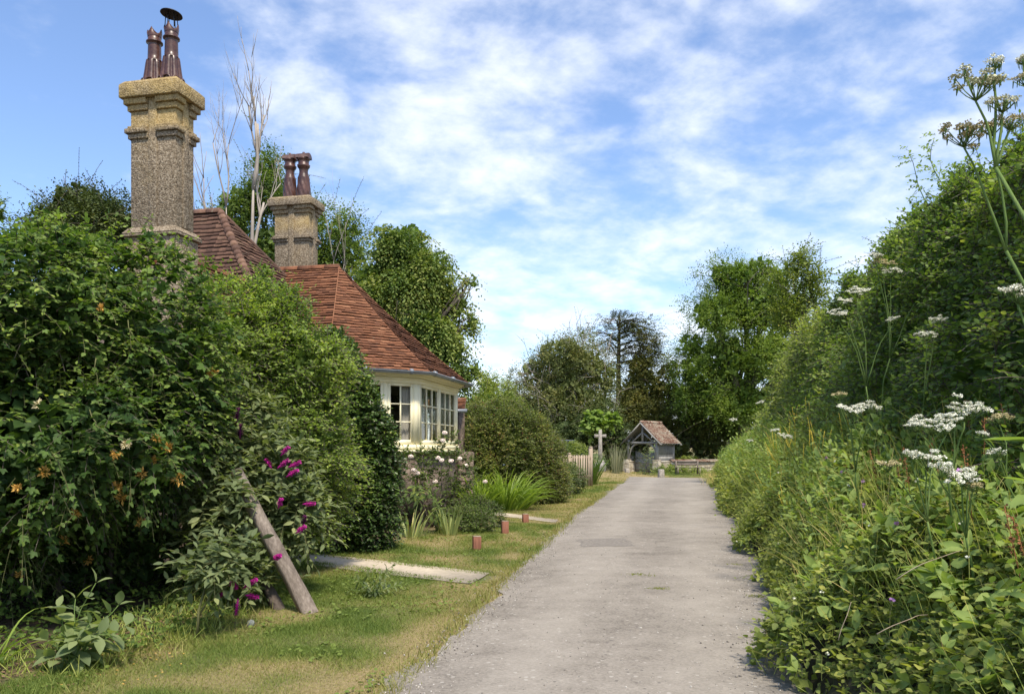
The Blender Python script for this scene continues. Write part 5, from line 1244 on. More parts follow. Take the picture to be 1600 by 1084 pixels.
# ------------------------------------------------------------------ lychgate
GY = 52.0; gz = float(ground(8.6, GY)); s_ = GY / FPX
apx = P(1001, 659, GY - .6)     # front apex of the ridge
th_ = math.radians(41); gu = np.array((math.cos(th_), -math.sin(th_), 0)); gv = np.array((math.sin(th_), math.cos(th_), 0))    # gu: across the front, gv: ridge going back
RZ_ = apx[2]; C0 = np.array((apx[0], apx[1], 0)) + gv * .25
def Lg(a, b, z): return C0 + gu * a + gv * b + UP * z
gate = thing('lychgate', (*Lg(0, 1.0, 0)[:2], gz), 'small lychgate with lichened tile roof on timber frame and stone plinths', 'lychgate')
HW, EV, RL = 1.48, 1.98, 2.3
g, gd = G(), G()
for sx in (1, -1):
    b0, b1 = Lg(sx * HW, -.25, EV), Lg(sx * HW, RL, EV); t0, t1 = Lg(0, -.25, RZ_), Lg(0, RL, RZ_)
    tiles(g, b0, b1, t0, t1, .02, .12, .18); deck(gd, b0, b1, t0, t1, .02)
ridge(g, Lg(0, -.25, RZ_ + .02), Lg(0, RL, RZ_ + .02), .10); part(g, 'roof', MAT['tile_lichen'], gate)
for sx in (1, -1):
    for k in range(8): g2 = Lg(sx * (HW - .02), -.1 + 2.3 * k / 7, EV - .06); gd.bar(g2, Lg(sx * .9, -.1 + 2.3 * k / 7, EV + .48), .07, .07)
part(gd, 'rafter', MAT['gatewood'], gate)
g = G()
for b in (-.24, RL - .02):           # bargeboards
    for sx in (1, -1): g = G(); g.bar(Lg(sx * (HW + .03), b, EV - .10), Lg(0, b, RZ_ - .07), .05, .2, up=gv); part(g, 'bargeboard', MAT['gatewood'], gate)
g = G()
for b in (0.0, 2.0):
    for sx in (1, -1):
        g.bar(Lg(sx * 1.05, b, .78), Lg(sx * 1.05, b, EV + .25), .16, .16, up=gv)
        pts = [Lg(sx * (1.0 - .62 * (1 - math.cos(t))), b, 1.15 + .80 * math.sin(t)) for t in np.linspace(0, math.pi / 2, 8)]; g.tube(pts, .065, 6)
    g.bar(Lg(-1.35, b, 2.02), Lg(1.35, b, 2.02), .14, .19, up=gv)
    g.bar(Lg(0, b, 2.1), Lg(0, b, RZ_ - .1), .12, .12, up=gv)
    for sx in (1, -1): g.bar(Lg(sx * .75, b, 2.1), Lg(sx * .1, b, 2.62), .09, .09, up=gv)
for sx in (1, -1):
    g.bar(Lg(sx * 1.06, -.1, EV - .02), Lg(sx * 1.06, 2.15, EV - .02), .14, .14); g.bar(Lg(sx * 1.06, .1, .83), Lg(sx * 1.06, 1.92, .83), .14, .12)
part(g, 'timber_frame', MAT['gatewood'], gate)
g = G()
for sx in (1, -1):
    for k in range(13): g.bar(Lg(sx * 1.06, .17 + k * .14, 1.18), Lg(sx * 1.06, .17 + k * .14, 1.9), .05, .05, up=gv)
    g.box(Lg(sx * 1.06, 1.0, 1.02), (.05, 1.82, .32), gu, gv); 
    for z in (1.2,): g.bar(Lg(sx * 1.06, .1, z), Lg(sx * 1.06, 1.92, z), .09, .05)
    g.bar(Lg(sx * 1.06, 1.0, 1.2), Lg(sx * 1.06, 1.0, 1.9), .09, .09, up=gv)
part(g, 'side_screen', MAT['gatewood'], gate)
g = G()
for sx in (1, -1):
    g.box(Lg(sx * 1.08, 1.0, .34), (.42, 2.42, .86), gu, gv, tint=.4); g.box(Lg(sx * 1.08, 1.0, .805), (.48, 2.5, .07), gu, gv)
    g.box(Lg(sx * 1.10, -.12, .44), (.50, .36, 1.02), gu, gv, taper=.9)
pl = part(g, 'stone_plinth', MAT['gatestone'], gate); m = pl.modifiers.new('worn', 'BEVEL'); m.width = .03; m.segments = 2
for sx in (1, -1):
    g = G()
    for k in range(6): g.box(Lg(sx * (.09 + k * .14), .5, .72 + .1 * (k / 5)), (.135, .04, 1.15 + .2 * (k / 5)), gu, gv)
    for z in (.35, .75, 1.1): g.box(Lg(sx * .44, .465, z), (.84, .04, .10), gu, gv)
    g.bar(Lg(sx * .06, .44, .4), Lg(sx * .8, .44, 1.05), .08, .03, up=gv)
    part(g, 'gate_leaf', MAT['gatewood'], gate)
# low churchyard wall
g = G(); wa, wb = Lg(1.30, 1.2, 0), P(1135, 703, 53.5) * (1, 1, 0)
d = wb - wa; d[2] = 0; l = np.linalg.norm(d); d /= l; n = np.array((-d[1], d[0], 0))
for k in range(int(l / .42)):
    for r in range(3): g.box(wa + d * (.21 + k * .42 + (r % 2) * .12) + UP * (gz + .12 + r * .22), (.41 + .02 * rng.random(), .36 + .05 * rng.random(), .215), d, n, UP, tint=rng.random())
root = thing('churchyard_wall', (*((wa + wb) / 2)[:2], gz), 'low stone churchyard wall with a red tile coping beside the lychgate', 'wall'); w0 = part(g, 'stonework', MAT['gatestone'], root); m = w0.modifiers.new('worn', 'BEVEL'); m.width = .02; m.segments = 1
g = G(); tiles(g, wa + n * -.28 + UP * (gz + .66), wb + n * -.28 + UP * (gz + .66), wa + UP * (gz + .82), wb + UP * (gz + .82), 0, .09, .18); tiles(g, wb + n * .28 + UP * (gz + .66), wa + n * .28 + UP * (gz + .66), wb + UP * (gz + .82), wa + UP * (gz + .82), 0, .09, .18)
part(g, 'coping', MAT['tile_lichen'], root)
# bench
bz = float(ground(11.0, 48.5)); bc = P(1075, 740, 48.5); root = thing('bench', (bc[0], bc[1], bz), 'old low wooden bench standing on the green by the churchyard wall', 'bench')
ex = nrm(np.array((1.0, .12, 0))); ey = np.array((-ex[1], ex[0], 0)); B0 = np.array((bc[0], bc[1], bz))
g = G()
for k in (-1, 0, 1): g.box(B0 + ey * k * .13 + UP * .43, (1.5, .11, .035), ex, ey)
part(g, 'seat', MAT['oldwood'], root)
g = G()
for k in (0, 1): g.box(B0 + ey * (.24 + .02 * k) + UP * (.62 + .17 * k), (1.5, .03, .11), ex, ey)
part(g, 'backrest', MAT['oldwood'], root)
for sx in (-1, 1):
    g = G(); g.box(B0 + ex * sx * .68 - ey * .16 + UP * .2, (.07, .07, .42), ex, ey); part(g, 'leg', MAT['oldwood'], root)
    g = G(); g.box(B0 + ex * sx * .68 + ey * .21 + UP * .42, (.07, .07, .86), ex, ey); part(g, 'leg', MAT['oldwood'], root)
for px, py, Y, sz, lab in ((1033, 748, 43.9, (.34, .26, .52), 'squat grey stone marker at the end of the lane'), (980, 745, 46.5, (.26, .22, .30), 'small half-sunk grey stone in the straw-coloured verge')):
    x = P(px, py, Y); z = float(ground(x[0], x[1])); g = G(); g.box((x[0], x[1], z + sz[2] / 2 - .05), sz, (.96, .28, 0), (-.28, .96, 0), taper=.86); 
    o = g.build('marker_stone', MAT['stone']); tag(o, lab, 'stone'); m = o.modifiers.new('worn', 'BEVEL'); m.width = .04; m.segments = 3
shrub('twiggy_bush', 'small twiggy bush growing in front of the lychgate doors', 'bush', MAT['buddleia'], [blob(1010, 722, 46.5, 10, 24, .4), blob(1018, 738, 46.3, 12, 12, .4)], 80, 7, .10, LEAF_D, 101, length=.5, twigs=True, base=(*P(1014, 745, 46.4)[:2], .1), zmin=.1)
shrub('fern_clump', 'feathery fern growing behind the churchyard wall', 'fern', MAT['hedge_light'], [blob(1077, 722, 55, 17, 10, .6)], 160, 9, .16, LEAF_N, 102, length=.8, droop=.6, upb=.9, twigs=False, width=1.6)
shrub('wall_shrub', 'dark rounded shrub between the stone cross and the lychgate', 'shrub', MAT['hedge'], [blob(962, 710, 54.5, 14, 26, .8), blob(970, 722, 53.5, 9, 12, .5)], 700, 7, .13, LEAF_D, 103, length=.5, fill=600, fsize=.25)
shrub('low_planting', 'low green planting along the foot of the churchyard wall', 'plants', MAT['hedge_light'], [blob(1050, 736, 50.6, 20, 8, .5), blob(1082, 738, 50.8, 22, 7, .5), blob(1030, 738, 50.4, 10, 6, .4)], 500, 6, .11, LEAF_D, 104, length=.35, fill=300, fsize=.18, twigs=False, zmin=.05)

# ------------------------------------------------------------------ stone cross
cp = P(938, 735, 46.0); cz = float(ground(cp[0], cp[1])); cb = np.array((cp[0], cp[1], cz)); k_ = 46.0 / FPX
root = thing('stone_cross', cb, 'weathered stone memorial cross on a square plinth', 'cross'); ca, cbv = math.radians(-12), 0
ex = np.array((math.cos(ca), math.sin(ca), 0)); ey = np.array((-math.sin(ca), math.cos(ca), 0))
zt = EYE + (HZ - 671) / FPX * 46.0
g = G(); g.box(cb + UP * .18, (.62, .62, .62), ex, ey, taper=.97); part(g, 'plinth', MAT['stonebase'], root).modifiers.new('worn', 'BEVEL').width = .02
g = G(); g.box(cb + UP * .57, (.46, .46, .16), ex, ey, taper=.72); h = zt - cz - .65; g.box(cb + UP * (.65 + h * .5), (.235, .20, h), ex, ey, taper=.72)
zx = zt - cz - .36; g.box(cb + ex * .20 + UP * zx, (.22, .15, .17), ex, ey); g.box(cb - ex * .20 + UP * zx, (.22, .15, .17), ex, ey); g.box(cb + ex * .31 + UP * zx, (.05, .18, .20), ex, ey); g.box(cb - ex * .31 + UP * zx, (.05, .18, .20), ex, ey)
part(g, 'shaft', MAT['stone'], root).modifiers.new('worn', 'BEVEL').width = .018

# ------------------------------------------------------------------ picket fence
f0, f1 = P(850, 712, 31.5), P(924, 712, 34.5); f0[2] = f1[2] = 0; d = f1 - f0; l = np.linalg.norm(d); d /= l; n = np.array((-d[1], d[0], 0))
root = thing('picket_fence', f0 + UP * 0, 'weathered wooden picket fence with a stout end post near the stone cross', 'fence'); zf = EYE + (HZ - 711) / FPX * 33
g = G(); k = 0; x = .05
while x < l - .1:
    g.box(f0 + d * x + UP * (zf / 2) - n * .02, (.095, .025, zf), d, n, UP, tint=rng.random()); x += .20
part(g, 'pickets', MAT['fence'], root)
for z in (zf - .12, .42):
    g = G(); g.box(f0 + d * l / 2 + UP * z + n * .025, (l, .05, .13), d, n, UP); part(g, 'rail', MAT['fence'], root)
for t, hh in ((0, zf + .1), (.52, zf + .05), (1.0, zf + .32)):
    g = G(); g.box(f0 + d * l * t + UP * hh / 2 + n * .03, (.13, .13, hh), d, n, UP); g.box(f0 + d * l * t + UP * (hh + .025) + n * .03, (.15, .15, .05), d, n, UP, taper=.5); part(g, 'fence_post', MAT['fence'], root)
g = G(); q = f1 + d * .42 + n * .3; g.box(q + UP * .75, (.10, .10, 1.5), d, n); o = tag(g.build('gate_post', MAT['fence']), 'thin wooden post between the fence end and the stone cross', 'post')
shrub('clipped_hedge', 'pale green clipped hedge behind the picket fence', 'hedge', MAT['hedge_light'], [blob(893, 705, 36.2, 24, 15, .4), blob(865, 710, 36.2, 24, 15, .4), blob(880, 720, 36.2, 30, 18, .4)], 900, 6, .085, LEAF_D, 105, length=.25, fill=600, fsize=.16, lump=.08)

# ------------------------------------------------------------------ parked car behind the fence
cc = P(904, 700, 40.5); cx_, cy_ = 1.72, 41.0; car = thing('parked_car', (cx_, cy_, 0), 'dark parked estate car half hidden behind hedge and picket fence', 'car')
ca = math.radians(14); ux = np.array((math.cos(ca), math.sin(ca), 0)); uy = np.array((-math.sin(ca), math.cos(ca), 0)); c0 = np.array((cx_, cy_, 0.0))
def Cp(a, b, z): return c0 + ux * a + uy * b + UP * z * 1.2
prof = [(-2.15, .32), (-2.2, .62), (-2.12, .92), (-1.2, 1.02), (-.45, 1.58), (.2, 1.66), (1.45, 1.62), (1.72, 1.52), (2.05, 1.05), (2.12, .85), (2.12, .34)]
low_ = [(-2.15, .32), (-2.2, .62), (-2.12, .92), (-1.2, 1.02), (2.05, 1.05), (2.12, .85), (2.12, .34)]
def loft(pr, hw, zsplit=1.0, tum=.16):
    g = G(); V = []; rows = (-1, -.88, .88, 1)
    for r in rows:
        for a, z in pr:
            inn = 1 - (tum * max(0, z - zsplit) / .62); zz = z - (.03 if abs(r) == 1 else 0)
            V.append(Cp(a * (1 if abs(r) < 1 else .985), r * hw * inn, zz))
    m = len(pr); g.add(V, [(i * m + j, i * m + (j + 1) % m, (i + 1) * m + (j + 1) % m, (i + 1) * m + j) for i in range(3) for j in range(m)] + [tuple(range(m)), tuple(range(3 * m, 4 * m))[::-1]]); return g
part(loft(prof, .88), 'body', MAT['carpaint'], car, smooth=False)
def win(pts, b0=None):
    g = G(); g.add(pts, [tuple(range(len(pts)))]); return part(g, 'car_window', MAT['carglass'], car)
for sg in (1, -1):
    f = lambda a, z: Cp(a, sg * (.885 * (1 - .16 * max(0, z - 1.0) / .62) + .004), z)
    win([f(-1.02, 1.07), f(-.42, 1.5), f(.05, 1.55), f(.05, 1.08)]); win([f(.13, 1.08), f(.13, 1.55), f(1.0, 1.54), f(1.0, 1.09)]); win([f(1.08, 1.09), f(1.08, 1.54), f(1.45, 1.51), f(1.78, 1.1)])
win([Cp(1.77, -.62, 1.49), Cp(1.77, .62, 1.49), Cp(2.075, .72, 1.06), Cp(2.075, -.72, 1.06)]); win([Cp(-1.15, -.70, 1.085), Cp(-1.15, .70, 1.085), Cp(-.50, .62, 1.575), Cp(-.50, -.62, 1.575)])
for a in (-1.35, 1.3):
    for sg in (-1, 1):
        g = G(); g.lathe([(0, -.10), (.30, -.10), (.33, -.06), (.33, .06), (.30, .10), (0, .10)], Cp(a, sg * .80, .33), 22, axis=uy); wo = part(g, 'wheel', MAT['tyre'], car)
        g = G(); g.lathe([(0, .0), (.20, .0), (.21, -.02)], Cp(a, sg * .905, .33), 18, axis=uy * sg); part(g, 'rim', MAT['chrome'], wo, top=car)
for sg in (-1, 1):
    g = G(); g.box(Cp(2.12, sg * .72, .92), (.04, .2, .26), ux, uy); part(g, 'tail_light', MAT['lampglass'], car)
    g = G(); g.box(Cp(-2.19, sg * .62, .74), (.05, .32, .13), ux, uy); part(g, 'headlight', MAT['whitelens'], car)
    g = G(); g.box(Cp(-.8, sg * .98, 1.08), (.10, .18, .13), ux, uy); part(g, 'wing_mirror', MAT['carpaint'], car)
    g = G(); g.tube([Cp(-.3, sg * .62, 1.70), Cp(1.4, sg * .62, 1.70)], .018, 5); part(g, 'roof_rail', MAT['chrome'], car)

# ------------------------------------------------------------------ right bank: hedges, herbs, hogweed
def hedge_top(y): return np.interp(y, [0, 5, 7, 9, 13, 20, 30, 42], [3.55, 3.8, 4.0, 4.25, 4.75, 5.0, 3.9, 2.4])
def bank_normal(y): return np.array((-1.0, .0, 0))
def hedge(name, label, mat, y0, y1, n, k, size, tpl, seed, length, fill, fsize, tintb=.4, stray=60, strayl=.6, width=1.0, zoff=0.0, yp=1.0, stray_mat=None, clump=.5):
    rng = np.random.default_rng(seed); ym = (y0 + y1) / 2; base = (xr(ym) + 2.4, ym, bank_h(ym, 2.4) - .1); root = thing(name, base, label, 'hedge'); g, gs = G(), G()
    def surf(m, inset=0.0):
        y = y0 + (y1 - y0) * rng.random(m) ** yp; s = rng.random(m) * 1.35     # s: 0 foot, 1 crest, beyond: over the top
        H = hedge_top(y) + zoff + (vnoise(np.stack([y, y * 0, y * 0], -1), .55, 61) - .5) * .8 * np.clip((y - 6) / 8, .2, 1); q = np.stack([y * 0, y, s * 3], -1)
        lumpy = (vnoise(np.stack([y * 0, y, s * 2.2], -1), .75, 5) - .55) * 1.1 * np.clip((y - 3) / 8, .45, 1) + (vnoise(np.stack([y * 0, y, s * 3.5], -1), 2.7, seed + 1) - .5) * .4
        ends = np.clip(np.minimum(y - y0 + .15, y1 - y + .15) / .9, .2, 1)
        f = np.clip(s, 0, 1); dd = 1.7 + 1.0 * f ** 1.5 + np.maximum(0, s - 1) * 4.5; z = 1.3 + (H - 1.3) * np.sin(f * math.pi / 2) ** .9 - np.maximum(0, s - 1) ** 2 * 4 + lumpy * .45 * f
        nrmv = nrm(np.stack([-(1.15 - f * .95), (vnoise(q, 1.4, seed + 7) - .5) * 1.2, .25 + f * 1.1], -1))
        p = np.stack([xr(y) + dd, y, z], -1) + nrmv * (lumpy - inset)[:, None]
        return p, nrmv, f
    p, nn, f = surf(n); m = len(p); d = nrm(nn * .8 + np.array((-.1, -.15, .35)) + rng.normal(size=(m, 3)) * .5); ln = length * (.5 + rng.random(m)) * (.7 + p[:, 1] / 40)
    sz = size * (.75 + .5 * rng.random(m)) * (.8 + p[:, 1] / 45)
    ti = np.clip(tintb + clump * (vnoise(p, 1.7, seed + 3) - .5) + .12 * rng.normal(size=m), 0, 1)
    sprays(g, tpl, p - d * (ln * .35)[:, None], d, ln, k, sz, rng, droop=.3, width=width, tint=ti, gs=gs, gsr=.0035)
    if fill:
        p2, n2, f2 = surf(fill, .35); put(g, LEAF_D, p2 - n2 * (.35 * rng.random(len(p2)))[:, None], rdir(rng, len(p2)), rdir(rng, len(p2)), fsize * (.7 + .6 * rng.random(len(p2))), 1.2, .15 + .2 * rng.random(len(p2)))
    part(g, 'foliage', mat, root)
    if stray:
        i = rng.choice(np.flatnonzero(f > .8), stray); dd = nrm(np.array((-.35, -.1, 1.0)) + rng.normal(size=(stray, 3)) * .42); g = G()
        sprays(g, tpl, p[i], dd, strayl * (.4 + .8 * rng.random(stray)), k + 5, size * .8, rng, droop=.3, width=width, tint=np.clip(.6 + .2 * rng.normal(size=stray), 0, 1), gs=gs, gsr=.004); part(g, 'shoots', stray_mat or mat, root)
    for k2 in range(int((y1 - y0) / .9)):
        y = y0 + .5 + k2 * .9; a = np.array((xr(y) + 2.5, y, bank_h(y, 2.5) - .1)); gs.tube(limb_path(a, a + (rng.normal(-.1, .2), rng.normal(0, .3), hedge_top(y) - 1.9), rng, 5, .06), np.linspace(.035, .012, 5), 5)
    part(gs, 'stem', MAT['bark'], root); return root
hedge('field_hedge', 'dark dense hedge on top of the bank close to the tall hogweed', MAT['hedge'], 4.2, 11.0, 4600, 8, .060, LEAF_O, 111, .34, 22000, .17, tintb=.38, stray=70, strayl=.5)
hedge('field_hedge', 'mid-green stretch of hedge beyond the dark one on the bank', MAT['hedge'], 11.0, 19.0, 4200, 8, .075, LEAF_D, 112, .42, 16000, .2, tintb=.5, stray=90, strayl=.7, zoff=-.1)
hedge('field_hedge', 'pale feathery far stretch of hedge curving towards the roadside tree', MAT['hedge_light'], 19.0, 34.0, 4600, 8, .085, LEAF_D, 113, .5, 14000, .26, tintb=.45, stray=120, strayl=.7, zoff=-.25)
# wild rose shoots over the crest
rng = np.random.default_rng(120); root = thing('dog_rose', (xr(9) + 2.3, 9.0, 1.4), 'pale green dog rose sprays arching above the dark hedge crest', 'wild rose'); g, gs = G(), G()
for px, py, Y in ((1450, 330, 9.2), (1420, 240, 9.4), (1470, 260, 9.0), (1440, 290, 9.2), (1480, 330, 8.8), (1500, 300, 8.6), (1465, 385, 9.4), (1400, 360, 10.4), (1430, 350, 9.8), (1510, 350, 8.4), (1540, 330, 8.0), (1500, 260, 8.6), (1460, 215, 9.0)):
    tip = P(px, py, Y); a = P(px + 55 + 40 * rng.random(), min(430, py + 150), Y + .1); pth = limb_path(a, tip, rng, 8, .07); gs.tube(pth, np.linspace(.009, .003, 8), 5)
    for t in range(2, 8):
        for _ in range(3):
            dd = nrm(rng.normal(0, .6, 3) + np.array((-.3, 0, .35))); sprays(g, LEAF_O, pth[t][None] + rng.normal(0, .02, (1, 3)), dd[None], .16, 7, .042, rng, droop=.35, tint=np.array([.55]), gs=gs, gsr=.0015)
part(g, 'leaves', MAT['rosehip'], root); part(gs, 'stem', MAT['greenstem'], root)

# herbs and brambles over the bank face: uncountable
def bank_pts(n, y0, y1, yp, rng, dmax=1.75, lift=.45):
    y = y0 + (y1 - y0) * rng.random(n) ** yp; d = dmax * rng.random(n) ** .9
    q = np.stack([d * 1.2, y, y * 0], -1)
    lum = vnoise(q, 1.2, 31); lum2 = vnoise(q, 3.1, 32)
    h = lift * (.15 + .85 * np.clip(d / .7, 0, 1)) * (.5 + .65 * lum + .5 * lum2) * np.interp(y, [0, 5, 12, 40], [.8, .95, 1.25, 1.2])
    edge = (vnoise(np.stack([y * 0, y, y * 0], -1), .9, 33) - .5) * .5 + (vnoise(np.stack([y * 0, y, y * 0], -1), 3.0, 34) - .5) * .25
    p = np.stack([xr(y) + .12 + d + edge * np.clip(1 - d, 0, 1), y, bank_h(y, d) + h], -1)
    nn = nrm(np.stack([-.85 + .35 * d, rng.normal(0, .25, n) - .1, .55 + .35 * d], -1)); return p, nn, d
rng = np.random.default_rng(130); g, gs = G(), G()
for n, y0, y1, yp, k, size, tpl, ln in ((6200, .9, 8.5, 1.0, 6, .050, LEAF_O, .20), (6000, 7.5, 19, 1.15, 6, .065, LEAF_D, .30), (3200, 18, 44, 1.0, 6, .11, LEAF_D, .45)):
    p, nn, d = bank_pts(n, y0, y1, yp, rng); dd = nrm(nn * .6 + np.array((-.1, -.1, .45)) + rng.normal(size=(n, 3)) * .5)
    sprays(g, tpl, p - dd * ln * .3, dd, ln * (.6 + .7 * rng.random(n)), k, size * (.6 + .9 * rng.random(n) ** 1.5), rng, droop=.45, tint=np.clip(.45 + .5 * (vnoise(p, 1.6, 35) - .5) + .14 * rng.normal(size=n), 0, 1), width=1.15, gs=gs, gsr=.0022)
    # dense inner layer
    m = int(n * 2.6); p, nn, d = bank_pts(m, y0, y1, yp, rng, lift=.26); put(g, LEAF_D, p, rdir(rng, m), nn + rng.normal(size=(m, 3)) * .6, size * 1.25 * (.7 + .6 * rng.random(m)), 1.15, .22 + .3 * rng.random(m))
tag(g.build('undergrowth', MAT['bramble']), 'tangle of brambles and nettles covering the bank', 'undergrowth', kind='stuff')
tag(gs.build('bramble_stems', MAT['twig']), 'thin bramble stems threading through the undergrowth', 'stems', kind='stuff')
# big single leaves (dock, hogweed leaves) low down in front
g = G(); n = 200; p, nn, d = bank_pts(n, 2.3, 9, 1.0, rng, lift=.5); put(g, LEAF_O, p, nn * .5 + rng.normal(size=(n, 3)) * .6, np.tile((-.2, -.3, 1.0), (n, 1)) + rng.normal(size=(n, 3)) * .3, .07 + .05 * rng.random(n), 1.25, .35 + .4 * rng.random(n))
n = 150; p, nn, d = bank_pts(n, 2.3, 12, 1.0, rng, lift=.55)
for q in range(5): put(g, LEAF_L, p, rng.normal(size=(n, 3)) + nn * .5, np.tile((-.2, -.3, 1.0), (n, 1)) + rng.normal(size=(n, 3)) * .3, .10 + .06 * rng.random(n), 1.3, .5 + .35 * rng.random(n))
for n, y0, y1, yp, sz, L_ in ((420, 2.6, 8, 1, .085, .42), (1100, 7, 19, 1.2, .10, .55), (700, 18, 40, 1, .15, .7)):      # nettles and willowherb standing through the brambles
    p, nn, d = bank_pts(n, y0, y1, yp, rng, dmax=1.9, lift=.4); k = d > .35; p, d = p[k], d[k]; n = len(p); dr = rng.normal(size=(n, 3)) * .22 + (-.15, -.05, 1.0)
    sprays(g, LEAF_L, p - (0, 0, .1), dr, L_ * (.6 + .7 * rng.random(n)), 11, sz * (.7 + .5 * rng.random(n)), rng, droop=.15, spread=1.1, width=1.5, tint=np.clip(.40 + .22 * rng.normal(size=n), 0, 1), upw=.7)
tag(g.build('wild_leaves', MAT['rosehip']), 'larger single leaves of dock and hogweed among the brambles', 'undergrowth', kind='stuff')
# tall grasses, thickest in the middle distance
g = G(); BL = T_([(-.5, 0, 0), (.5, 0, 0), (.42, .4, .03), (-.42, .4, .03), (.3, .75, .13), (-.3, .75, .13), (0, 1, .30)], [(0, 1, 2, 3), (3, 2, 4, 5)]); BLt = T_([(-.3, .75, .13), (.3, .75, .13), (0, 1, .30)], [(0, 1, 2)])
for n, y0, y1, yp, h0, h1, wd, dm in ((1500, 2.6, 7, 1, .3, .65, .005, 1.8), (5200, 6, 17, 1.2, .30, .85, .0065, 1.9), (7000, 14, 44, 1.1, .4, .9, .012, 1.9)):
    p, nn, d = bank_pts(n, y0, y1, yp, rng, dmax=dm, lift=.3); p[:, 2] -= .05; h = (h0 + (h1 - h0) * rng.random(n)) * np.interp(d, [0, .35, 1.2], [.35, .7, 1.0])
    ln = rng.normal(size=(n, 3)) * (.48, .48, 0) + (-.12, -.05, 1.0); up = rng.normal(size=(n, 3)); ti = np.clip(.42 + .28 * rng.normal(size=n), 0, 1)
    put(g, BL, p, ln, up, h, wd / h, ti); put(g, BLt, p, ln, up, h, wd / h, ti)
# straw-coloured end of the bank
n = 1400; y = 33 + 10 * rng.random(n); x = xr(y) + .15 + rng.normal(.2, .25, n); h = .4 + .7 * rng.random(n); put(g, BLADE, np.column_stack([x, y, np.full(n, .05)]), rng.normal(size=(n, 3)) * (.35, .35, 0) + (0, 0, 1.0), rng.normal(size=(n, 3)), h, .014 / h, np.clip(.8 + .15 * rng.normal(size=n), 0, 1))
tag(g.build('tall_grass', MAT['tallgrass']), 'tall seeding grasses standing along the bank', 'grass', kind='stuff')
# wild flowers too many to count
def spikes(name, label, spots, mat, h, r, per, stemc):
    g = G(); 
    for c in spots:
        c = np.array(c); top = c + np.array((rng.normal(-.05, .06), rng.normal(0, .06), h * (.7 + .5 * rng.random()))); n = per; t = .45 + .55 * rng.random(n); pos = c + (top - c) * t[:, None] + rng.normal(size=(n, 3)) * r * .5
        put(g, LEAF_D, pos, rdir(rng, n), rdir(rng, n), r * (.8 + .5 * rng.random(n)), 1.4, .5); g.tube([c, (c + top) / 2, top], [.003, .0025, .002], 4)
    return tag(g.build(name, mat), label, 'wild flowers', kind='stuff')
p, nn, d = bank_pts(60, 9.5, 16, 1.2, rng, dmax=1.3, lift=.5); p[:, 2] += np.where(d > .5, .30, .1)
spikes('yellow_wildflowers', 'slim yellow agrimony spikes in the grass along the bank', p[d > .3], MAT['yellowfl'], .34, .0065, 16, None)
p, nn, d = bank_pts(34, 3.6, 8.5, 1, rng, dmax=1.5, lift=.45); spikes('dock_seed_heads', 'rusty dock seed heads among the brambles', p[d > .5], MAT['dock'], .42, .014, 46, None)
p, nn, d = bank_pts(9, 4.5, 9, 1, rng, dmax=1.3, lift=.55); g = G()
for c in p:
    n = 10; dd = rdir(rng, n); put(g, LEAF_O, np.tile(c + nn[0] * .08, (n, 1)), dd + (0, 0, .4), rdir(rng, n), .020, 1.3, .5)
tag(g.build('mauve_wildflowers', MAT['pinkfl']), 'small mauve mallow flowers low on the bank', 'wild flowers', kind='stuff')
g = G()
p, nn, d = bank_pts(40, 4, 12, 1, rng, dmax=1.5, lift=.6)
for c in p: put(g, LEAF_D, np.tile(c + nn[0] * .05, (6, 1)), rdir(rng, 6), rdir(rng, 6), .018, 1.3, .5)
tag(g.build('white_wildflowers', MAT['umbel']), 'tiny white bindweed and bramble flowers on the bank', 'wild flowers', kind='stuff')
# dead stems
g = G()
for px, py, qx, qy, Y in ((1370, 990, 1450, 960, 3.9), (1400, 905, 1500, 860, 4.0), (1310, 1000, 1330, 940, 4.6)):
    a, b = P(px, py, Y), P(qx, qy, Y + .05); g.tube(limb_path(a, b, rng, 10, .06), np.linspace(.0024, .0014, 10), 5)
tag(g.build('dead_stems', MAT['fence']), 'brittle dead bramble canes lying over the undergrowth', 'stems', kind='stuff')

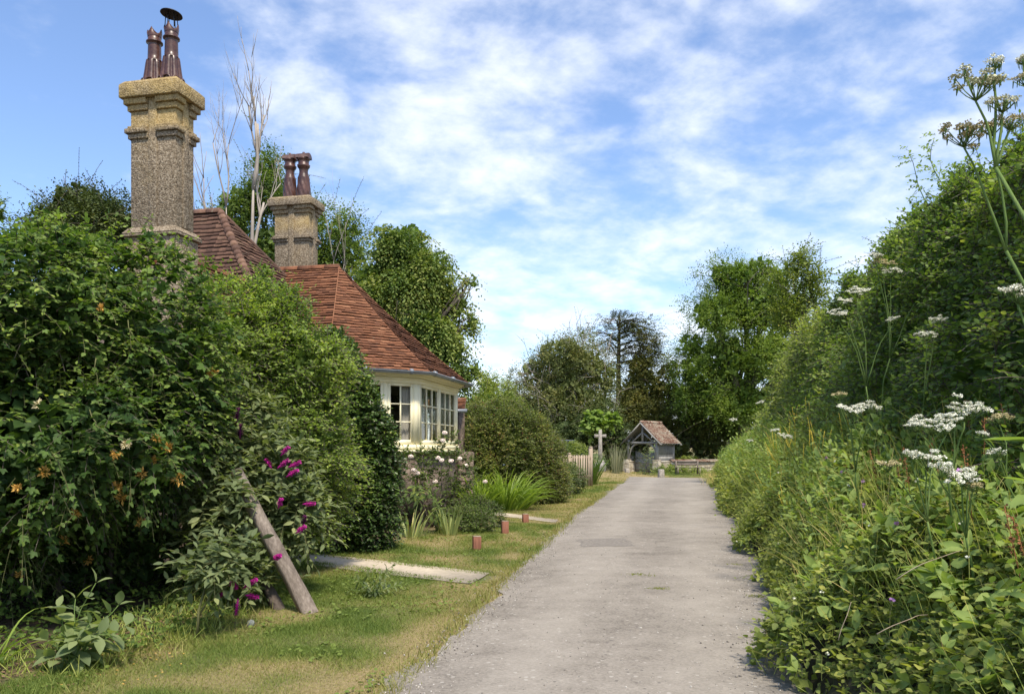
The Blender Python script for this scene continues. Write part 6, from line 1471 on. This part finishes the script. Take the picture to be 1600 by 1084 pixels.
# hogweed: stem > ribs of umbels
def hogweed(label, base, heads, r=.009, seed=0, bud=(), fk=.62, leaves=2, green=(), node=None):
    rng = np.random.default_rng(200 + seed); base = np.array(base, float); root = thing('hogweed', base, label, 'hogweed', 'hogweed in flower on the bank'); gs = G()
    r = r * .75; hd = np.array([h[0] for h in heads]); mainp = hd.mean(0); fork = base + (mainp - base) * fk if node is None else np.array(node, float)
    gs.tube(limb_path(base, fork, rng, 6, .02), np.linspace(r, r * .8, 6), 7)
    for q, (c, w_) in enumerate(heads):
        c = np.array(c, float); ax = nrm(np.array((rng.normal(0, .12), rng.normal(0, .12) - .10, 1.0))); jn = c - ax * w_ * .42
        gs.tube(limb_path(fork, jn, rng, 6, .018), np.linspace(r * .72, r * .45, 6), 6)
        g = G(); gr = G(); isb = q in bud; x = nrm(np.cross(ax, (0, 1, 0))); y = np.cross(ax, x); nr = 15
        for k in range(nr):
            a = k * 2.4; rad = w_ * .5 * math.sqrt((k + .4) / nr); tip = jn + ax * (w_ * .40 - .18 * rad * rad / w_) + (x * math.cos(a) + y * math.sin(a)) * rad
            tip = tip + rng.normal(0, .012 * w_ / .15, 3); gr.tube([jn, (jn + tip) / 2 + ax * -.03 * w_ * (rad / w_) * 2, tip], [.0022, .0017, .0013], 3)
            n = 34 if w_ < .1 else 60; a2 = rng.random(n) * 6.28; r2 = w_ * .115 * rng.random(n) ** .5; pos = tip + ax * (.008 - 1.2 * r2 * r2 / w_)[:, None] + x * (np.cos(a2) * r2)[:, None] + y * (np.sin(a2) * r2)[:, None] + rng.normal(size=(n, 3)) * .003
            put(g, LEAF_D, pos, rng.normal(size=(n, 3)) + ax * .1, np.tile(ax, (n, 1)) + rng.normal(size=(n, 3)) * .3, w_ * .030 + .003, 1.9, .5)
            gr.tube([tip - ax * .02, tip], [.001, w_ * .03], 4)
        um = part(g, 'umbel', MAT['umbelbud' if isb else 'umbelgreen' if q in green else 'umbel'], root); part(gr, 'umbel_rays', MAT['greenstem'], um, top=root)
    part(gs, 'stem', MAT['greenstem'], root)
    if leaves:
        g = G()
        for k in range(leaves):
            c = base + (fork - base) * (.3 + .5 * k / max(1, leaves)); n = 7; dd = nrm(np.column_stack([rng.normal(-.4, .7, n), rng.normal(-.2, .7, n), rng.normal(.1, .3, n)])); put(g, LEAF_L, np.tile(c, (n, 1)), dd, np.tile((0, 0, 1.0), (n, 1)), .16 + .06 * rng.random(n), 1.6, .5)
        part(g, 'leaves', MAT['rosehip'], root)
def H(px, py, wpx, Y): return (P(px, py, Y), .92 * wpx * Y / FPX)
def foot(Y, d): return (xr(Y) + d, Y, bank_h(Y, d) - .05)
T = 2.35
hogweed('tallest hogweed, thick stemmed and half gone to seed, towering against the sky', P(1700, 900, 2.3), [H(1530, 125, 84, T), H(1556, 98, 26, T + .02), H(1565, 158, 46, T), H(1582, 190, 36, T)], .0085, 1, bud=(3,), leaves=1, green=(0, 2), node=P(1556, 262, T))
hogweed('browning seed head of hogweed leaning out just below the tallest one', P(1690, 880, 2.42), [H(1508, 205, 66, T + .08), H(1548, 198, 38, T + .1)], .008, 14, bud=(0, 1), leaves=0, node=P(1572, 392, T + .08))
hogweed('tall hogweed stem at the very edge of the photo with one fading head', P(1650, 660, 2.45) + (0, 0, -.2), [H(1606, 120, 40, 2.45), H(1598, 95, 18, 2.45)], .012, 2, bud=(0,), leaves=0)
hogweed('hogweed with one large fluffy head by the tallest stem, near eye level above', P(1660, 760, 3.0) + (0, 0, -.2), [H(1592, 455, 52, 3.0)], .010, 3, leaves=1)
hogweed('hogweed with two flat heads side by side before the dark hedge', foot(6.4, .7), [H(1330, 637, 44, 6.0), H(1358, 633, 36, 6.0), H(1312, 616, 20, 6.1)], .010, 4, bud=(2,))
hogweed('biggest cluster of broad white hogweed heads on the bank', foot(4.9, 1.05), [H(1512, 635, 62, 4.75), H(1490, 648, 44, 4.75), H(1455, 657, 58, 4.75), H(1432, 662, 34, 4.7)], .012, 5)
hogweed('hogweed with greenish tilted heads in front of the biggest white cluster', foot(4.4, .75), [H(1452, 712, 56, 4.3), H(1388, 724, 34, 4.3), H(1425, 708, 28, 4.35), H(1478, 668, 30, 4.4)], .009, 6, bud=(1,))
hogweed('hogweed with two crisp white heads low among the grasses', foot(4.2, .85), [H(1471, 732, 42, 4.0), H(1503, 745, 42, 3.95), H(1514, 735, 22, 4.0), H(1520, 758, 26, 3.95)], .010, 7, bud=(3,))
hogweed('small hogweed with three little heads at the photo edge of the bank', foot(4.6, 1.35), [H(1556, 706, 24, 4.4), H(1536, 678, 16, 4.4), H(1562, 650, 34, 4.5)], .008, 8, bud=(2,))
hogweed('slender hogweed with scattered heads rising high in front of the dark hedge', foot(8.2, 1.2), [H(1310, 487, 30, 8.0), H(1340, 452, 34, 8.0), H(1322, 468, 24, 8.0), H(1396, 498, 20, 8.0)], .010, 9)
hogweed('slender hogweed touching the sky above the mid-green hedge', foot(8.6, 1.3), [H(1380, 408, 34, 8.4), H(1393, 422, 30, 8.4), H(1370, 398, 22, 8.4), H(1464, 430, 24, 8.3)], .010, 10, bud=(0,))
hogweed('hogweed with two small bright heads against the darkest part of the hedge', foot(6.8, 1.2), [H(1448, 521, 30, 6.5), H(1465, 499, 24, 6.5)], .009, 11)
hogweed('hogweed with one small white head over the yellow flowered grass', foot(9.8, .9), [H(1227, 680, 20, 9.5), H(1212, 672, 14, 9.6)], .008, 12)
hogweed('distant hogweed with a small head below the far hedge', foot(15, 1.0), [H(1146, 655, 11, 15.0), H(1188, 628, 12, 14.5), H(1172, 688, 10, 15.0)], .009, 13)
